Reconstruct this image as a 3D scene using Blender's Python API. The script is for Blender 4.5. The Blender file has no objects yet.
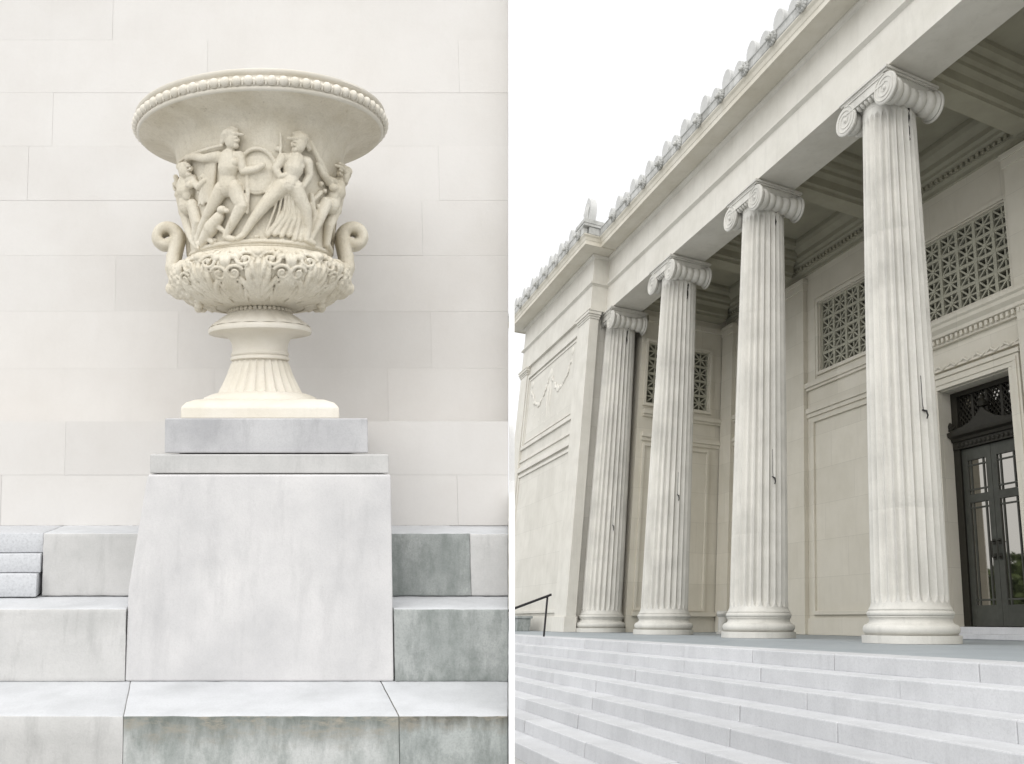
import bpy, bmesh, math, random
from mathutils import Vector, Matrix, noise
R = math.radians
PI = math.pi
rnd = random.Random(7)
sc = bpy.context.scene
C = sc.collection

# ------------------------------------------------------------------ frames
# building frame: x along the colonnade, y into the porch, z up the shafts
BX = Vector((1, 0, 0)); BY = Vector((-.22467, 1.00428, 0)); BZ = Vector((0, .092275, .995734)); BO = Vector((0, 0, 1.2))
# terrace frame: x along the urn wall, y towards that wall, z up the urn
LX = Vector((.291078, .956681, .005863)); LY = Vector((-1.041103, -.012941, .181408)); LZ = Vector((.172014, -.098303, .980177))
LO = Vector((8.160716, -9.97386, 2.373671))
def lin(X, Y, Z):
    return Matrix(((X.x, Y.x, Z.x), (X.y, Y.y, Z.y), (X.z, Y.z, Z.z)))
MBLD = lin(BX, BY, BZ); MLFT = lin(LX, LY, LZ); MID = Matrix.Identity(3)
class Frame:
    def __init__(s, o, m): s.o, s.m = o, m
    def w(s, p): return s.o + s.m @ Vector(p)
BF = Frame(BO, MBLD); LF = Frame(LO, MLFT); WF = Frame(Vector((0, 0, 0)), MID)

# ------------------------------------------------------------------ materials
def nodes(name):
    m = bpy.data.materials.new(name); m.use_nodes = True
    nt = m.node_tree; nt.nodes.clear()
    out = nt.nodes.new('ShaderNodeOutputMaterial'); b = nt.nodes.new('ShaderNodeBsdfPrincipled')
    nt.links.new(b.outputs[0], out.inputs[0])
    return m, nt, b
def stone(name, base, dark, rough=.75, blotch=1.0, streak=.5, speck=.25, bump=.25, green=None, scale=1.0, crisp=.5, fine=60, seed=0., gl=(.46,.66), band=None, joint=None):
    """weathered stone: clouded blotches, vertical rain streaks, fine grain"""
    m, nt, b = nodes(name); N = nt.nodes.new; L = nt.links.new
    geo = N('ShaderNodeNewGeometry')
    def mp(sx, sy, sz):
        k = N('ShaderNodeMapping'); k.inputs['Scale'].default_value = (sx, sy, sz); k.inputs['Location'].default_value = (seed, seed*.7, seed*1.3)
        L(geo.outputs['Position'], k.inputs['Vector']); return k
    def noi(vec, s, d=6, r=.6):
        t = N('ShaderNodeTexNoise'); t.inputs['Scale'].default_value = s; t.inputs['Detail'].default_value = d; t.inputs['Roughness'].default_value = r
        L(vec.outputs[0], t.inputs['Vector']); return t
    def ramp(sock, a, c, e=1.0):
        r = N('ShaderNodeMapRange'); r.inputs[1].default_value = a; r.inputs[2].default_value = c; r.inputs[3].default_value = 0; r.inputs[4].default_value = e
        L(sock, r.inputs[0]); return r
    def mix(f, c1, c2):
        x = N('ShaderNodeMix'); x.data_type = 'RGBA'; L(f, x.inputs[0])
        for i, c in ((6, c1), (7, c2)):
            if isinstance(c, tuple): x.inputs[i].default_value = (*c, 1)
            else: L(c, x.inputs[i])
        return x.outputs[2]
    n1 = noi(mp(scale, scale, scale), 1.3, 8, .62)
    col = mix(ramp(n1.outputs[0], .5 - .1/crisp*.5, .5 + .22/crisp*.5, blotch).outputs[0], base, dark)
    n2 = noi(mp(5*scale, 5*scale, .35*scale), 1.4, 7, .65)
    col = mix(ramp(n2.outputs[0], .52, .78, streak).outputs[0], col, tuple(c*.72 for c in dark))
    if green:
        n4 = noi(mp(2.2*scale, 2.2*scale, 1.1*scale), 1.7, 9, .7)
        col = mix(ramp(n4.outputs[0], gl[0], gl[1], green[3]).outputs[0], col, green[:3])
    if joint:                        # faint coursed ashlar: block tone and thin joints
        inv = MBLD.inverted(); H_, W_ = joint
        def lin_(vec, k, c0):
            d_ = N('ShaderNodeVectorMath'); d_.operation = 'DOT_PRODUCT'; L(geo.outputs['Position'], d_.inputs[0]); d_.inputs[1].default_value = vec
            m_ = N('ShaderNodeMath'); m_.operation = 'MULTIPLY_ADD'; L(d_.outputs['Value'], m_.inputs[0]); m_.inputs[1].default_value = k; m_.inputs[2].default_value = c0; return m_
        def mth(op, a, b_=None):
            m_ = N('ShaderNodeMath'); m_.operation = op
            for i_, v_ in ((0, a), (1, b_)):
                if v_ is None: continue
                if isinstance(v_, (int, float)): m_.inputs[i_].default_value = v_
                else: L(v_.outputs[0], m_.inputs[i_])
            return m_
        zz = lin_(inv[2], 1/H_, -inv[2].dot(BO)/H_+.5); row = mth('FLOOR', zz)
        xx_ = mth('ADD', lin_(inv[0]+inv[1]*.97, 1/W_, 37.3), mth('MULTIPLY', row, .43)); colm = mth('FLOOR', xx_)
        dz_ = mth('ABSOLUTE', mth('SUBTRACT', mth('FRACT', zz), .5)); dx_ = mth('ABSOLUTE', mth('SUBTRACT', mth('FRACT', xx_), .5))
        ln_ = mth('MAXIMUM', mth('GREATER_THAN', dz_, .5-.005/H_), mth('GREATER_THAN', dx_, .5-.005/W_))
        cb = N('ShaderNodeCombineXYZ'); L(row.outputs[0], cb.inputs[0]); L(colm.outputs[0], cb.inputs[1])
        wn = N('ShaderNodeTexWhiteNoise'); wn.noise_dimensions = '2D'; L(cb.outputs[0], wn.inputs['Vector'])
        col = mix(ramp(wn.outputs['Value'], 0, 1, .32).outputs[0], col, tuple(c*.86 for c in dark))
        col = mix(mth('MULTIPLY', ln_, .4).outputs[0], col, tuple(c*.62 for c in dark))
    if band:                         # drip stain hanging under the nosing of a step
        lz = MLFT.inverted()[2]
        dt = N('ShaderNodeVectorMath'); dt.operation = 'DOT_PRODUCT'; L(geo.outputs['Position'], dt.inputs[0]); dt.inputs[1].default_value = lz
        nb_ = noi(mp(9, 9, 2.2), 1.5, 9, .7)
        m1 = N('ShaderNodeMath'); m1.operation = 'MULTIPLY_ADD'; L(nb_.outputs[0], m1.inputs[0]); m1.inputs[1].default_value = band[1]; L(dt.outputs['Value'], m1.inputs[2])
        zt = lz.dot(LO)+band[0]
        r1 = ramp(m1.outputs[0], zt+band[1]*.5-band[2], zt+band[1]*.5-.004, .9)
        col = mix(r1.outputs[0], col, band[3])
        nb2 = noi(mp(4, 4, 14), 2.2, 9, .75); m2 = N('ShaderNodeMath'); m2.operation = 'MULTIPLY'; L(r1.outputs[0], m2.inputs[0]); L(ramp(nb2.outputs[0], .48, .62).outputs[0], m2.inputs[1])
        col = mix(m2.outputs[0], col, (.30, .275, .225))
    n3 = noi(mp(1, 1, 1), fine, 4, .7)
    col = mix(ramp(n3.outputs[0], .45, .8, speck).outputs[0], col, tuple(c*.6 for c in dark))
    at = N('ShaderNodeAttribute'); at.attribute_name = 'tint'
    ad = N('ShaderNodeMath'); ad.operation = 'ADD'; ad.inputs[1].default_value = 1; L(at.outputs['Fac'], ad.inputs[0])
    vm = N('ShaderNodeVectorMath'); vm.operation = 'SCALE'; L(col, vm.inputs[0]); L(ad.outputs[0], vm.inputs['Scale'])
    L(vm.outputs[0], b.inputs['Base Color'])
    b.inputs['Roughness'].default_value = rough; b.inputs['Specular IOR Level'].default_value = .3
    if bump:
        nb = noi(mp(1, 1, 1), fine*.55, 8, .7)
        bp = N('ShaderNodeBump'); bp.inputs['Strength'].default_value = bump; bp.inputs['Distance'].default_value = .012
        L(nb.outputs[0], bp.inputs['Height']); L(bp.outputs[0], b.inputs['Normal'])
    return m
def plain(name, col, rough=.5, metal=0, spec=.5, var=.3, scale=8):
    m, nt, b = nodes(name); N = nt.nodes.new; L = nt.links.new
    geo = N('ShaderNodeNewGeometry'); t = N('ShaderNodeTexNoise'); t.inputs['Scale'].default_value = scale; t.inputs['Detail'].default_value = 6
    L(geo.outputs['Position'], t.inputs['Vector'])
    x = N('ShaderNodeMix'); x.data_type = 'RGBA'; L(t.outputs[0], x.inputs[0])
    x.inputs[6].default_value = (*[c*(1-var) for c in col], 1); x.inputs[7].default_value = (*[min(1, c*(1+var)) for c in col], 1)
    L(x.outputs[2], b.inputs['Base Color'])
    b.inputs['Roughness'].default_value = rough; b.inputs['Metallic'].default_value = metal; b.inputs['Specular IOR Level'].default_value = spec
    return m
M = {}
M['marble']  = stone('marble', (.635, .615, .56), (.53, .51, .455), blotch=.8, streak=.3, speck=.12, bump=.12)
M['ashlar'] = stone('pavilion_ashlar', (.635, .615, .56), (.53, .51, .455), blotch=.8, streak=.3, speck=.12, bump=.12, joint=(.97, 2.1))
M['column']  = stone('column_marble', (.615, .60, .555), (.46, .45, .415), blotch=.9, streak=.4, speck=.2, bump=.18, scale=.9)
M['porchwall'] = stone('porch_stone', (.69, .655, .57), (.60, .565, .475), blotch=.7, streak=.2, speck=.1, bump=.08, joint=(.97, 2.3))
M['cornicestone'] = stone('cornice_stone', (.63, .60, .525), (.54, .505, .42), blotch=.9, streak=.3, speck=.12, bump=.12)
M['toothstone'] = stone('antefix_stone', (.50, .50, .485), (.42, .42, .405), blotch=.7, streak=.2, speck=.1, bump=.08, scale=2)
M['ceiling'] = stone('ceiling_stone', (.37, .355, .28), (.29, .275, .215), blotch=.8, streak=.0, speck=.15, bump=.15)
M['roofstone'] = stone('roof_stone', (.52, .52, .50), (.28, .28, .26), blotch=1., streak=.6, speck=.35, bump=.4, scale=2)
M['steps']   = stone('step_granite', (.555, .56, .57), (.475, .48, .49), rough=.65, blotch=.9, streak=.3, speck=.35, bump=.25, scale=1.8)
M['porchfloor'] = stone('porch_floor_stone', (.31, .34, .36), (.25, .28, .30), rough=.5, blotch=.7, streak=.0, speck=.2, bump=.1)
M['paving']  = stone('paving', (.42, .42, .41), (.32, .32, .31), rough=.8, blotch=1, streak=0, speck=.3, bump=.3, scale=.6)
M['leftwall'] = stone('ashlar_limestone', (.605, .59, .57), (.56, .54, .515), blotch=.8, streak=.06, speck=.05, bump=.06, scale=1.5)
M['urn']     = stone('urn_marble', (.70, .655, .555), (.56, .505, .395), blotch=.9, streak=.4, speck=.32, bump=.55, scale=4, fine=120, green=(.30,.25,.16,.75), gl=(.63,.72))
M['urnfoot'] = stone('urn_foot_marble', (.665, .63, .56), (.59, .55, .46), blotch=.7, streak=.1, speck=.1, bump=.15, scale=4, fine=120)
M['pedestal'] = stone('pedestal_granite', (.605, .595, .59), (.40, .40, .405), blotch=.95, streak=.35, speck=.2, bump=.12, scale=1.7, crisp=.35, fine=150, seed=3.)
M['slabstone'] = stone('plinth_granite', (.49, .49, .495), (.36, .36, .37), blotch=1, streak=.6, speck=.3, bump=.12, scale=2.5, fine=150, seed=5.)
M['capstone'] = stone('ledge_granite', (.50, .495, .485), (.40, .40, .39), blotch=.9, streak=.4, speck=.2, bump=.12, scale=3, fine=150)
M['step_stain'] = stone('stained_step_stone', (.50, .51, .50), (.38, .40, .39), blotch=1, streak=.7, speck=.35, bump=.25, green=(.22, .245, .23, .8), scale=2.4, fine=130, band=(-1.056, .20, .11, (.11, .125, .11)))
M['step_green'] = stone('mossy_step_stone', (.40, .42, .41), (.27, .295, .285), blotch=1, streak=.8, speck=.4, bump=.25, green=(.16, .18, .168, .75), scale=2.8, fine=130, band=(-1.056, .14, .06, (.085, .08, .06)))
M['step_moss'] = stone('mossy_riser_stone', (.36, .375, .365), (.23, .25, .24), blotch=1, streak=.8, speck=.4, bump=.25, green=(.16, .18, .168, .75), scale=2.8, fine=130)
M['step_light'] = stone('pale_step_stone', (.52, .515, .505), (.41, .41, .40), blotch=1, streak=.7, speck=.2, bump=.15, scale=2., fine=130)
M['tread']   = stone('sky_pale_tread_stone', (.545, .555, .57), (.44, .45, .46), blotch=1, streak=0, speck=.25, bump=.2, scale=3., fine=130)  # pale stone tops with the bluish sky sheen put into the colour
M['speckle'] = stone('speckled_granite', (.54, .55, .565), (.44, .45, .47), blotch=.5, streak=.1, speck=.6, bump=.2, fine=90)
M['dividerslab'] = stone('divider_white', (.82, .82, .81), (.78, .78, .77), blotch=.4, streak=.1, speck=.05, bump=.05)
M['bronze']  = plain('door_bronze', (.062, .064, .054), .45, .3, .4, .35, 6)
M['darkbronze'] = plain('dark_bronze', (.026, .024, .018), .5, .3, .4, .4, 10)
M['iron']    = plain('black_iron', (.03, .028, .03), .5, .4, .4, .3, 20)
M['grille']  = stone('grille_stone', (.44, .43, .35), (.35, .34, .28), blotch=.8, streak=.2, speck=.2, bump=.2)
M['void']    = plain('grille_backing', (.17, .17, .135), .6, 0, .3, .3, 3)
M['crevice'] = plain('crevice_grime', (.025, .022, .02), .9, 0, .2, .4, 30)
M['leaf']    = plain('tree_leaf', (.075, .10, .035), .7, 0, .2, .5, .8)
M['bark']    = plain('tree_bark', (.10, .08, .06), .9, 0, .2, .3, 5)
def glassmat():
    m, nt, b = nodes('door_glass')
    b.inputs['Base Color'].default_value = (.012, .013, .012, 1); b.inputs['Roughness'].default_value = .02
    b.inputs['Specular IOR Level'].default_value = .5; b.inputs['IOR'].default_value = 4.2; b.inputs['Specular Tint'].default_value = (1., .95, .86, 1)
    return m
M['glass'] = glassmat()

# ------------------------------------------------------------------ mesh collector
class MB:
    def __init__(s): s.v = []; s.f = []; s.t = []
    def add(s, vs, fs, tint=0.):
        o = len(s.v); s.v += [tuple(v) for v in vs]; s.f += [tuple(i+o for i in f) for f in fs]; s.t += [tint]*len(fs); return s
    def box(s, a, b, tint=0.):
        x0, y0, z0 = a; x1, y1, z1 = b
        return s.hexa([(x0,y0,z0),(x1,y0,z0),(x1,y1,z0),(x0,y1,z0),(x0,y0,z1),(x1,y0,z1),(x1,y1,z1),(x0,y1,z1)], tint)
    def hexa(s, p, tint=0.):
        return s.add(p, [(0,3,2,1),(4,5,6,7),(0,1,5,4),(1,2,6,5),(2,3,7,6),(3,0,4,7)], tint)
    def prism(s, poly, fn, a, b, tint=0.):
        """closed polygon poly swept from a to b through fn(u, v, t)"""
        n = len(poly); vs = [fn(u, v, a) for u, v in poly] + [fn(u, v, b) for u, v in poly]
        fs = [(i, (i+1) % n, n+(i+1) % n, n+i) for i in range(n)] + [tuple(range(n))[::-1], tuple(range(n, 2*n))]
        return s.add(vs, fs, tint)
    def lathe(s, prof, n=64, c=(0,0,0), rad=None, a0=0., a1=2*PI, cap=True, tint=0.):
        """prof: (r, z) from bottom to top; rad(r, z, ang) may vary it"""
        full = abs(a1-a0-2*PI) < 1e-6; k = n if full else n+1
        vs = []
        for r, z in prof:
            for i in range(k):
                a = a0+(a1-a0)*i/n; q = rad(r, z, a) if rad else r
                vs.append((c[0]+q*math.cos(a), c[1]+q*math.sin(a), c[2]+z))
        fs = []
        for j in range(len(prof)-1):
            for i in range(n):
                i2 = (i+1) % k
                fs.append((j*k+i, j*k+i2, (j+1)*k+i2, (j+1)*k+i))
        if cap and full: fs += [tuple(range(k))[::-1], tuple(range((len(prof)-1)*k, len(prof)*k))]
        return s.add(vs, fs, tint)
    def tube(s, pts, rads, n=8, tint=0., flat=1.):
        P = [Vector(p) for p in pts]
        if not hasattr(rads, '__len__'): rads = [rads]*len(P)
        vs = []; up = None
        for i, p in enumerate(P):
            t = (P[min(i+1, len(P)-1)]-P[max(i-1, 0)]).normalized()
            if up is None:
                up = t.orthogonal().normalized()
            else:
                up = (up-t*up.dot(t))
                up = up.normalized() if up.length > 1e-6 else t.orthogonal().normalized()
            w = t.cross(up)
            for k in range(n):
                a = 2*PI*k/n; vs.append(p+(up*math.cos(a)+w*math.sin(a)*flat)*rads[i])
        fs = []
        for i in range(len(P)-1):
            for k in range(n):
                fs.append((i*n+k, i*n+(k+1) % n, (i+1)*n+(k+1) % n, (i+1)*n+k))
        fs += [tuple(range(n))[::-1], tuple(range((len(P)-1)*n, len(P)*n))]
        return s.add(vs, fs, tint)
    def ball(s, c, r, nu=12, nv=8, tint=0.):
        rx, ry, rz = r if hasattr(r, '__len__') else (r, r, r)
        vs = [(c[0], c[1], c[2]-rz)]; fs = []
        for j in range(1, nv):
            b = -PI/2+PI*j/nv
            for i in range(nu):
                a = 2*PI*i/nu; vs.append((c[0]+rx*math.cos(b)*math.cos(a), c[1]+ry*math.cos(b)*math.sin(a), c[2]+rz*math.sin(b)))
        vs.append((c[0], c[1], c[2]+rz)); e = len(vs)-1
        for i in range(nu):
            fs.append((0, 1+(i+1) % nu, 1+i)); fs.append((e, 1+(nv-2)*nu+i, 1+(nv-2)*nu+(i+1) % nu))
        for j in range(nv-2):
            for i in range(nu):
                a, b2 = 1+j*nu+i, 1+j*nu+(i+1) % nu; fs.append((a, b2, b2+nu, a+nu))
        return s.add(vs, fs, tint)
    def build(s, name, mat, parent=None, frame=WF, at=(0,0,0), smooth=None, bevel=0, seg=2, remesh=0, recalc=True, rot=0):
        """link as ONE mesh object; vertices are given in the frame, relative to `at`"""
        me = bpy.data.meshes.new(name)
        me.from_pydata([frame.m @ Vector(v) for v in s.v], [], s.f)
        if any(s.t):
            at_ = me.attributes.new('tint', 'FLOAT', 'FACE'); at_.data.foreach_set('value', s.t)
        me.materials.append(mat)
        o = bpy.data.objects.new(name, me); C.objects.link(o)
        if recalc:
            bm = bmesh.new(); bm.from_mesh(me); bmesh.ops.recalc_face_normals(bm, faces=bm.faces); bm.to_mesh(me); bm.free()
        if remesh:
            md = o.modifiers.new('r', 'REMESH'); md.mode = 'VOXEL'; md.voxel_size = remesh
            ms = o.modifiers.new('s', 'SMOOTH'); ms.factor = .5; ms.iterations = 1
            dg = bpy.context.evaluated_depsgraph_get(); dg.update()
            me2 = bpy.data.meshes.new_from_object(o.evaluated_get(dg)); o.modifiers.clear(); o.data = me2; me = me2
            me.materials.clear(); me.materials.append(mat)
        if bevel:
            md = o.modifiers.new('b', 'BEVEL'); md.width = bevel; md.segments = seg; md.limit_method = 'ANGLE'; md.angle_limit = R(35)
        if smooth is not None:
            me.shade_smooth()
            if smooth < 180:
                me.set_sharp_from_angle(angle=R(smooth))
        if parent is not None:
            o.parent = parent; o.location = frame.m @ Vector(at) if at != (0,0,0) else (0,0,0)
        else:
            o.location = frame.w(at)
        return o
def tag(o, label=None, cat=None, group=None, kind=None):
    for k, v in (('label', label), ('category', cat), ('group', group), ('kind', kind)):
        if v: o[k] = v
    return o
def empty(name, frame, at, label=None, cat=None, group=None):
    o = bpy.data.objects.new(name, None); C.objects.link(o); o.location = frame.w(at); o.empty_display_size = .3
    return tag(o, label, cat, group)
def copy_tree(o, parent=None):
    c = o.copy(); C.objects.link(c)
    if parent: c.parent = parent
    for ch in list(o.children): copy_tree(ch, c)
    return c
def xyz(u, v, t): return (t, u, v)       # profile in (y, z) swept along x
def yxz(u, v, t): return (u, t, v)       # profile in (x, z) swept along y
def xyu(u, v, t): return (u, v, t)       # profile in (x, y) swept along z

# =================================================================== GROUND, STEPS, PORCH FLOOR
pav = MB(); s_ = 900
pav.add([(-s_,-s_,0),(s_,-s_,0),(s_,s_,0),(-s_,s_,0)], [(0,1,2,3)])
tag(pav.build('plaza', M['paving'], recalc=False), kind='structure')
RIS, TRD, Y0, NST = .15, .335, -4.4, 8
st = MB()
for i in range(NST):
    z1 = -i*RIS; z0 = z1-RIS; yf = Y0-i*TRD
    x = -34.0 + rnd.random()*2
    while x < 15:
        ln = rnd.uniform(1.5, 2.5); b = min(x+ln, 15)
        gj = rnd.choice((.0012, .002, .005)); jy = rnd.uniform(-.006, .006); jz = rnd.uniform(-.005, .002)
        st.box((x+gj, yf+jy, z0-.012-(.0 if i < NST-1 else .05)), (b-gj, yf+TRD+.12 if i else yf+.5, z1+jz), rnd.uniform(-.06, .04)); x = b
tag(st.build('front_steps', M['steps'], frame=BF, bevel=.012, seg=2), kind='structure')
fl = MB(); x = -34.
for k in range(28):
    fl.box((x+.003, Y0+.505, -.4), (x+1.75-.003, -.95, -.004), rnd.uniform(-.05, .05))
    fl.box((x+.003, -.944, -.4), (x+1.75-.003, 1.6, -.004), rnd.uniform(-.05, .05))
    fl.box((x+.003, 1.606, -.4), (x+1.75-.003, 4.6, -.004), rnd.uniform(-.05, .05)); x += 1.75
tag(fl.build('porch_floor', M['porchfloor'], frame=BF), kind='structure')
fb = MB(); fb.box((-34, Y0+.2, -1.25), (15, 9, -.02)); tag(fb.build('porch_base', M['porchfloor'], frame=BF), kind='structure')

# =================================================================== COLUMNS
NF = 24
def crevice_mb(seed):
    cr = MB(); q = random.Random(seed); a0 = R(5)+q.uniform(-.05,.05); pts = []; rd = []; n_ = q.choice((9, 11, 13)); gap = q.sample(range(3, n_), 3); st_ = q.uniform(.045,.075)
    for k in range(n_):
        z = 9.57-st_*k; a = a0+q.uniform(-.03,.03)+.03*math.sin(k*q.uniform(.5,1.)); rr = .505 if k else .53
        pts.append((rr*math.cos(a), rr*math.sin(a), z)); rd.append(q.uniform(.010,.036)*(1.3 if k < 2 else 1)*(.3 if k in gap or k == n_-1 else 1))
    return cr.tube(pts, rd, 6)
def column():
    root = empty('ionic_column', BF, (0,0,0)); JN = (2.05, 7.0)
    # shaft
    sp = 8; n = NF*sp; prof = []
    zs = [.50,.53,.57,.60,.63,.67,.72,.78] + [.78+(9.28-.78)*k/14 for k in range(1,15)] + [9.36,9.40,9.43,9.46,9.50,9.63]
    zs = sorted(zs+[j_+d_ for j_ in JN for d_ in (-.009, 0, .009)])
    for z in zs:
        t = max(0, (z-.7)/8.9); r = .65-.115*(t**1.35) if t > 0 else .65
        if any(abs(z-j_) < .002 for j_ in JN): r -= .003
        if z < .63: r += .055*((.63-z)/.13)**2
        prof.append((r, z))
    def rad(r, z, a):
        u = (a/(2*PI)*NF) % 1.0
        fu = (u-.11)/.78
        if fu <= 0 or fu >= 1: return r
        d = .078*math.sqrt(max(0, 1-(2*fu-1)**2))
        lo = min(1, max(0, (z-.60)/.14)); hi = min(1, max(0, (9.47-z)/.14))
        e = 1-(2*fu-1)**2
        k = (1 if lo >= 1 else max(0, 1-(1-lo)**2/max(e, .02))) * (1 if hi >= 1 else max(0, 1-(1-hi)**2/max(e, .02)))
        return r-d*math.sqrt(max(0, k))
    sh = MB().lathe(prof, n, rad=rad).build('shaft', M['column'], root, BF, smooth=38)
    # base: plinth, lower torus, scotia, upper torus
    pf = [(.82,0),(.825,.115),(.80,.118)]
    pf2 = [(.76,.118),(.785,.13)] + [(.735+.067*math.cos(a), .205+.075*math.sin(a)) for a in [R(x) for x in range(-70,80,12)]]
    pf2 += [(.725,.285),(.705,.30),(.69,.325),(.688,.35),(.70,.375),(.715,.385),(.715,.40)] + [(.69+.04*math.cos(a), .44+.042*math.sin(a)) for a in [R(x) for x in range(-80,90,16)]] + [(.70,.49),(.70,.51),(.66,.515)]
    b = MB().lathe(pf, 96).lathe(pf2, 96)
    b.build('base', M['column'], root, BF, smooth=30)
    # capital
    c = MB()
    c.lathe([(.533,9.625),(.545,9.64),(.537,9.66),(.54,9.74),(.56,9.76),(.56,9.775),(.545,9.78)], 96)
    ech = [(.55,9.778)] + [(.55+.115*math.sin(R(x)), 9.78+.13*(1-math.cos(R(x)))) for x in range(10,100,10)] + [(.62,9.93),(.5,9.935)]
    c.lathe(ech, 144, rad=lambda r, z, a: r*(1-.035*abs(math.sin(a*12))*(1 if 9.79 < z < 9.92 else 0)))
    c.box((-.66,-.60,9.90), (.66,.60,10.04))
    # abacus: an ovolo slab
    for (e, z0, z1) in ((.70,10.035,10.075),(.735,10.075,10.125),(.70,10.125,10.158)):
        c.box((-e, -e+.02, z0), (e, e-.02, z1))
    ex, ez, ro = .60, 9.705, .30
    for sx in (-1, 1):
        # bolster: hour-glass roll with ribs between the two volute faces
        pr = []
        for k in range(57):
            y = -.62+1.24*k/56; q = abs(y)/.62
            r = .15+.11*q**1.6 + .045*abs(math.sin(y*PI/.2067+PI/2))**.8*(1 if q < .93 else .3)
            pr.append((r, y))
        n = 36; vs = []; fs = []
        for r, y in pr:
            for i in range(n):
                a = 2*PI*i/n; vs.append((sx*ex+r*math.cos(a), y, ez+r*math.sin(a)))
        for j in range(len(pr)-1):
            for i in range(n): fs.append((j*n+i, j*n+(i+1) % n, (j+1)*n+(i+1) % n, (j+1)*n+i))
        fs += [tuple(range(n)), tuple(range((len(pr)-1)*n, len(pr)*n))]
        c.add(vs, fs)
        for sy in (-1, 1):
            # volute disc, rim spiral and eye
            yo = sy*.66
            n = 40; poly = [(sx*ex+ro*math.cos(2*PI*i/n), ez+ro*math.sin(2*PI*i/n)) for i in range(n)]
            c.prism(poly, yxz, sy*.60, yo)
            pts = []; rd = []
            for k in range(85):
                t = k/84; a = PI/2 - sx*(-1)*t*2.75*2*PI; rr = (ro-.02)*(1-t)**.9*.93+.035
                pts.append((sx*ex+rr*math.cos(a), yo+sy*.006, ez+rr*math.sin(a))); rd.append(.012*(1-.5*t))
            c.tube(pts, rd, 8)
            c.ball((sx*ex, yo, ez), (.045,.03,.045))
            # rounded outer lip
            c.tube([(sx*ex+(ro-.012)*math.cos(2*PI*i/n), yo-sy*.03, ez+(ro-.012)*math.sin(2*PI*i/n)) for i in range(n+1)], .033, 8)
    for sy in (-1, 1):
        # canalis joining the volutes, dipping a little in the middle, with fillets above and below
        for z0, z1, p in ((9.99,10.034,.672),(9.83,9.992,.652),(9.795,9.832,.672)):
            c.box((-ex, min(sy*.58, sy*p), z0), (ex, max(sy*.58, sy*p), z1))
        for k in range(5):
            x = (k-2)*.115; c.ball((x, sy*.575, 9.77), (.05,.08,.06), 10, 8)
    c.build('capital', M['column'], root, BF, smooth=35)
    # torn crevice below the capital and a broken hook further down, both on the side facing the door
    crevice_mb(3).build('crevice', M['crevice'], root, BF, smooth=60)
    hk = MB(); a = R(-4); ca, sa = math.cos(a), math.sin(a)
    hk.tube([(r_*ca, r_*sa, z) for r_, z in ((.56,4.25),(.565,4.0),(.57,3.75),(.60,3.62))], .006, 6)
    hk.tube([(r_*ca+.02*k, r_*sa, z) for k, (r_, z) in enumerate(((.56,3.66),(.64,3.62),(.65,3.54),(.60,3.49)))], [.012,.018,.014,.012], 7)
    hk.build('iron_hook', M['iron'], root, BF, smooth=60)
    return root
SP = 4.68
lab = ['fluted Ionic column nearest the glass door, largest of the row',
       'second fluted Ionic column from the door, between the largest column and the third one',
       'third fluted Ionic column from the door, in front of the porch end wall grille',
       'smallest fluted Ionic column, farthest from the door beside the carved pavilion']
col0 = column()
for i, xx in enumerate((0, -SP, -2*SP, -13.9)):
    o = col0 if i == 0 else copy_tree(col0)
    o.location = BF.w((xx, 0, 0)); tag(o, lab[i], 'column', 'Ionic columns along the porch')
    for ch in o.children:                      # every shaft has its own damage
        if ch.name.startswith('iron_hook'): ch.location = MBLD @ Vector((0, 0, (0, -.42, -.20, -.55)[i]))
        if ch.name.startswith('crevice') and i:
            t_ = crevice_mb(3+i*4).build('crevice', M['crevice'], None, BF, smooth=60); ch.data = t_.data; bpy.data.objects.remove(t_)

# =================================================================== MUSEUM BUILDING
bld = empty('museum_building', BF, (0,4.2,0), 'pale stone museum building with a deep porch, carved corner pavilion and toothed roof edge', 'building')
BB = Frame(Vector((0,0,0)), MBLD)
off = Vector((0,4.2,0))
def bpart(mb, name, mat, parent=None, **k):
    # geometry is given in building coordinates; shift so that it sits under the building's empty
    mb.v = [(v[0]-off.x, v[1]-off.y, v[2]-off.z) for v in mb.v]
    return mb.build(name, mat, parent or bld, BB, **k)
XA, XE = -13.9, 14.0           # pavilion's right edge, right end of the porch
XPL = -22.3                    # pavilion's left edge
YA, YP, YW = -.615, -1.2, 4.2
def arch_profile(y):            # entablature outline, closed at the back by y+1.1
    return [(y+1.105,10.162),(y,10.162),(y,11.03),(y-.05,11.06),(y-.095,11.085),(y-.095,11.14),(y-.03,11.15),(y-.004,11.17),(y-.004,12.02),(y-.05,12.05),(y-.09,12.10),(y-.09,12.145),(y+1.105,12.145)]
e = MB(); e.prism(arch_profile(YA), xyz, XA-.3, XE); bpart(e, 'entablature', M['marble'])
def corn_profile(y, back):      # corona and crown moulding
    return [(back,12.147),(y-.60,12.147),(y-.60,12.12),(y-.64,12.12),(y-.64,12.25),(y-.66,12.27),(y-.67,12.30),(y-.69,12.36),(y-.73,12.40),(y-.745,12.42),(y-.745,12.445),(back,12.445)]
cm = MB(); cm.prism(corn_profile(YA, 6.), xyz, XA+.7, XE); bpart(cm, 'cornice', M['cornicestone'])
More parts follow.
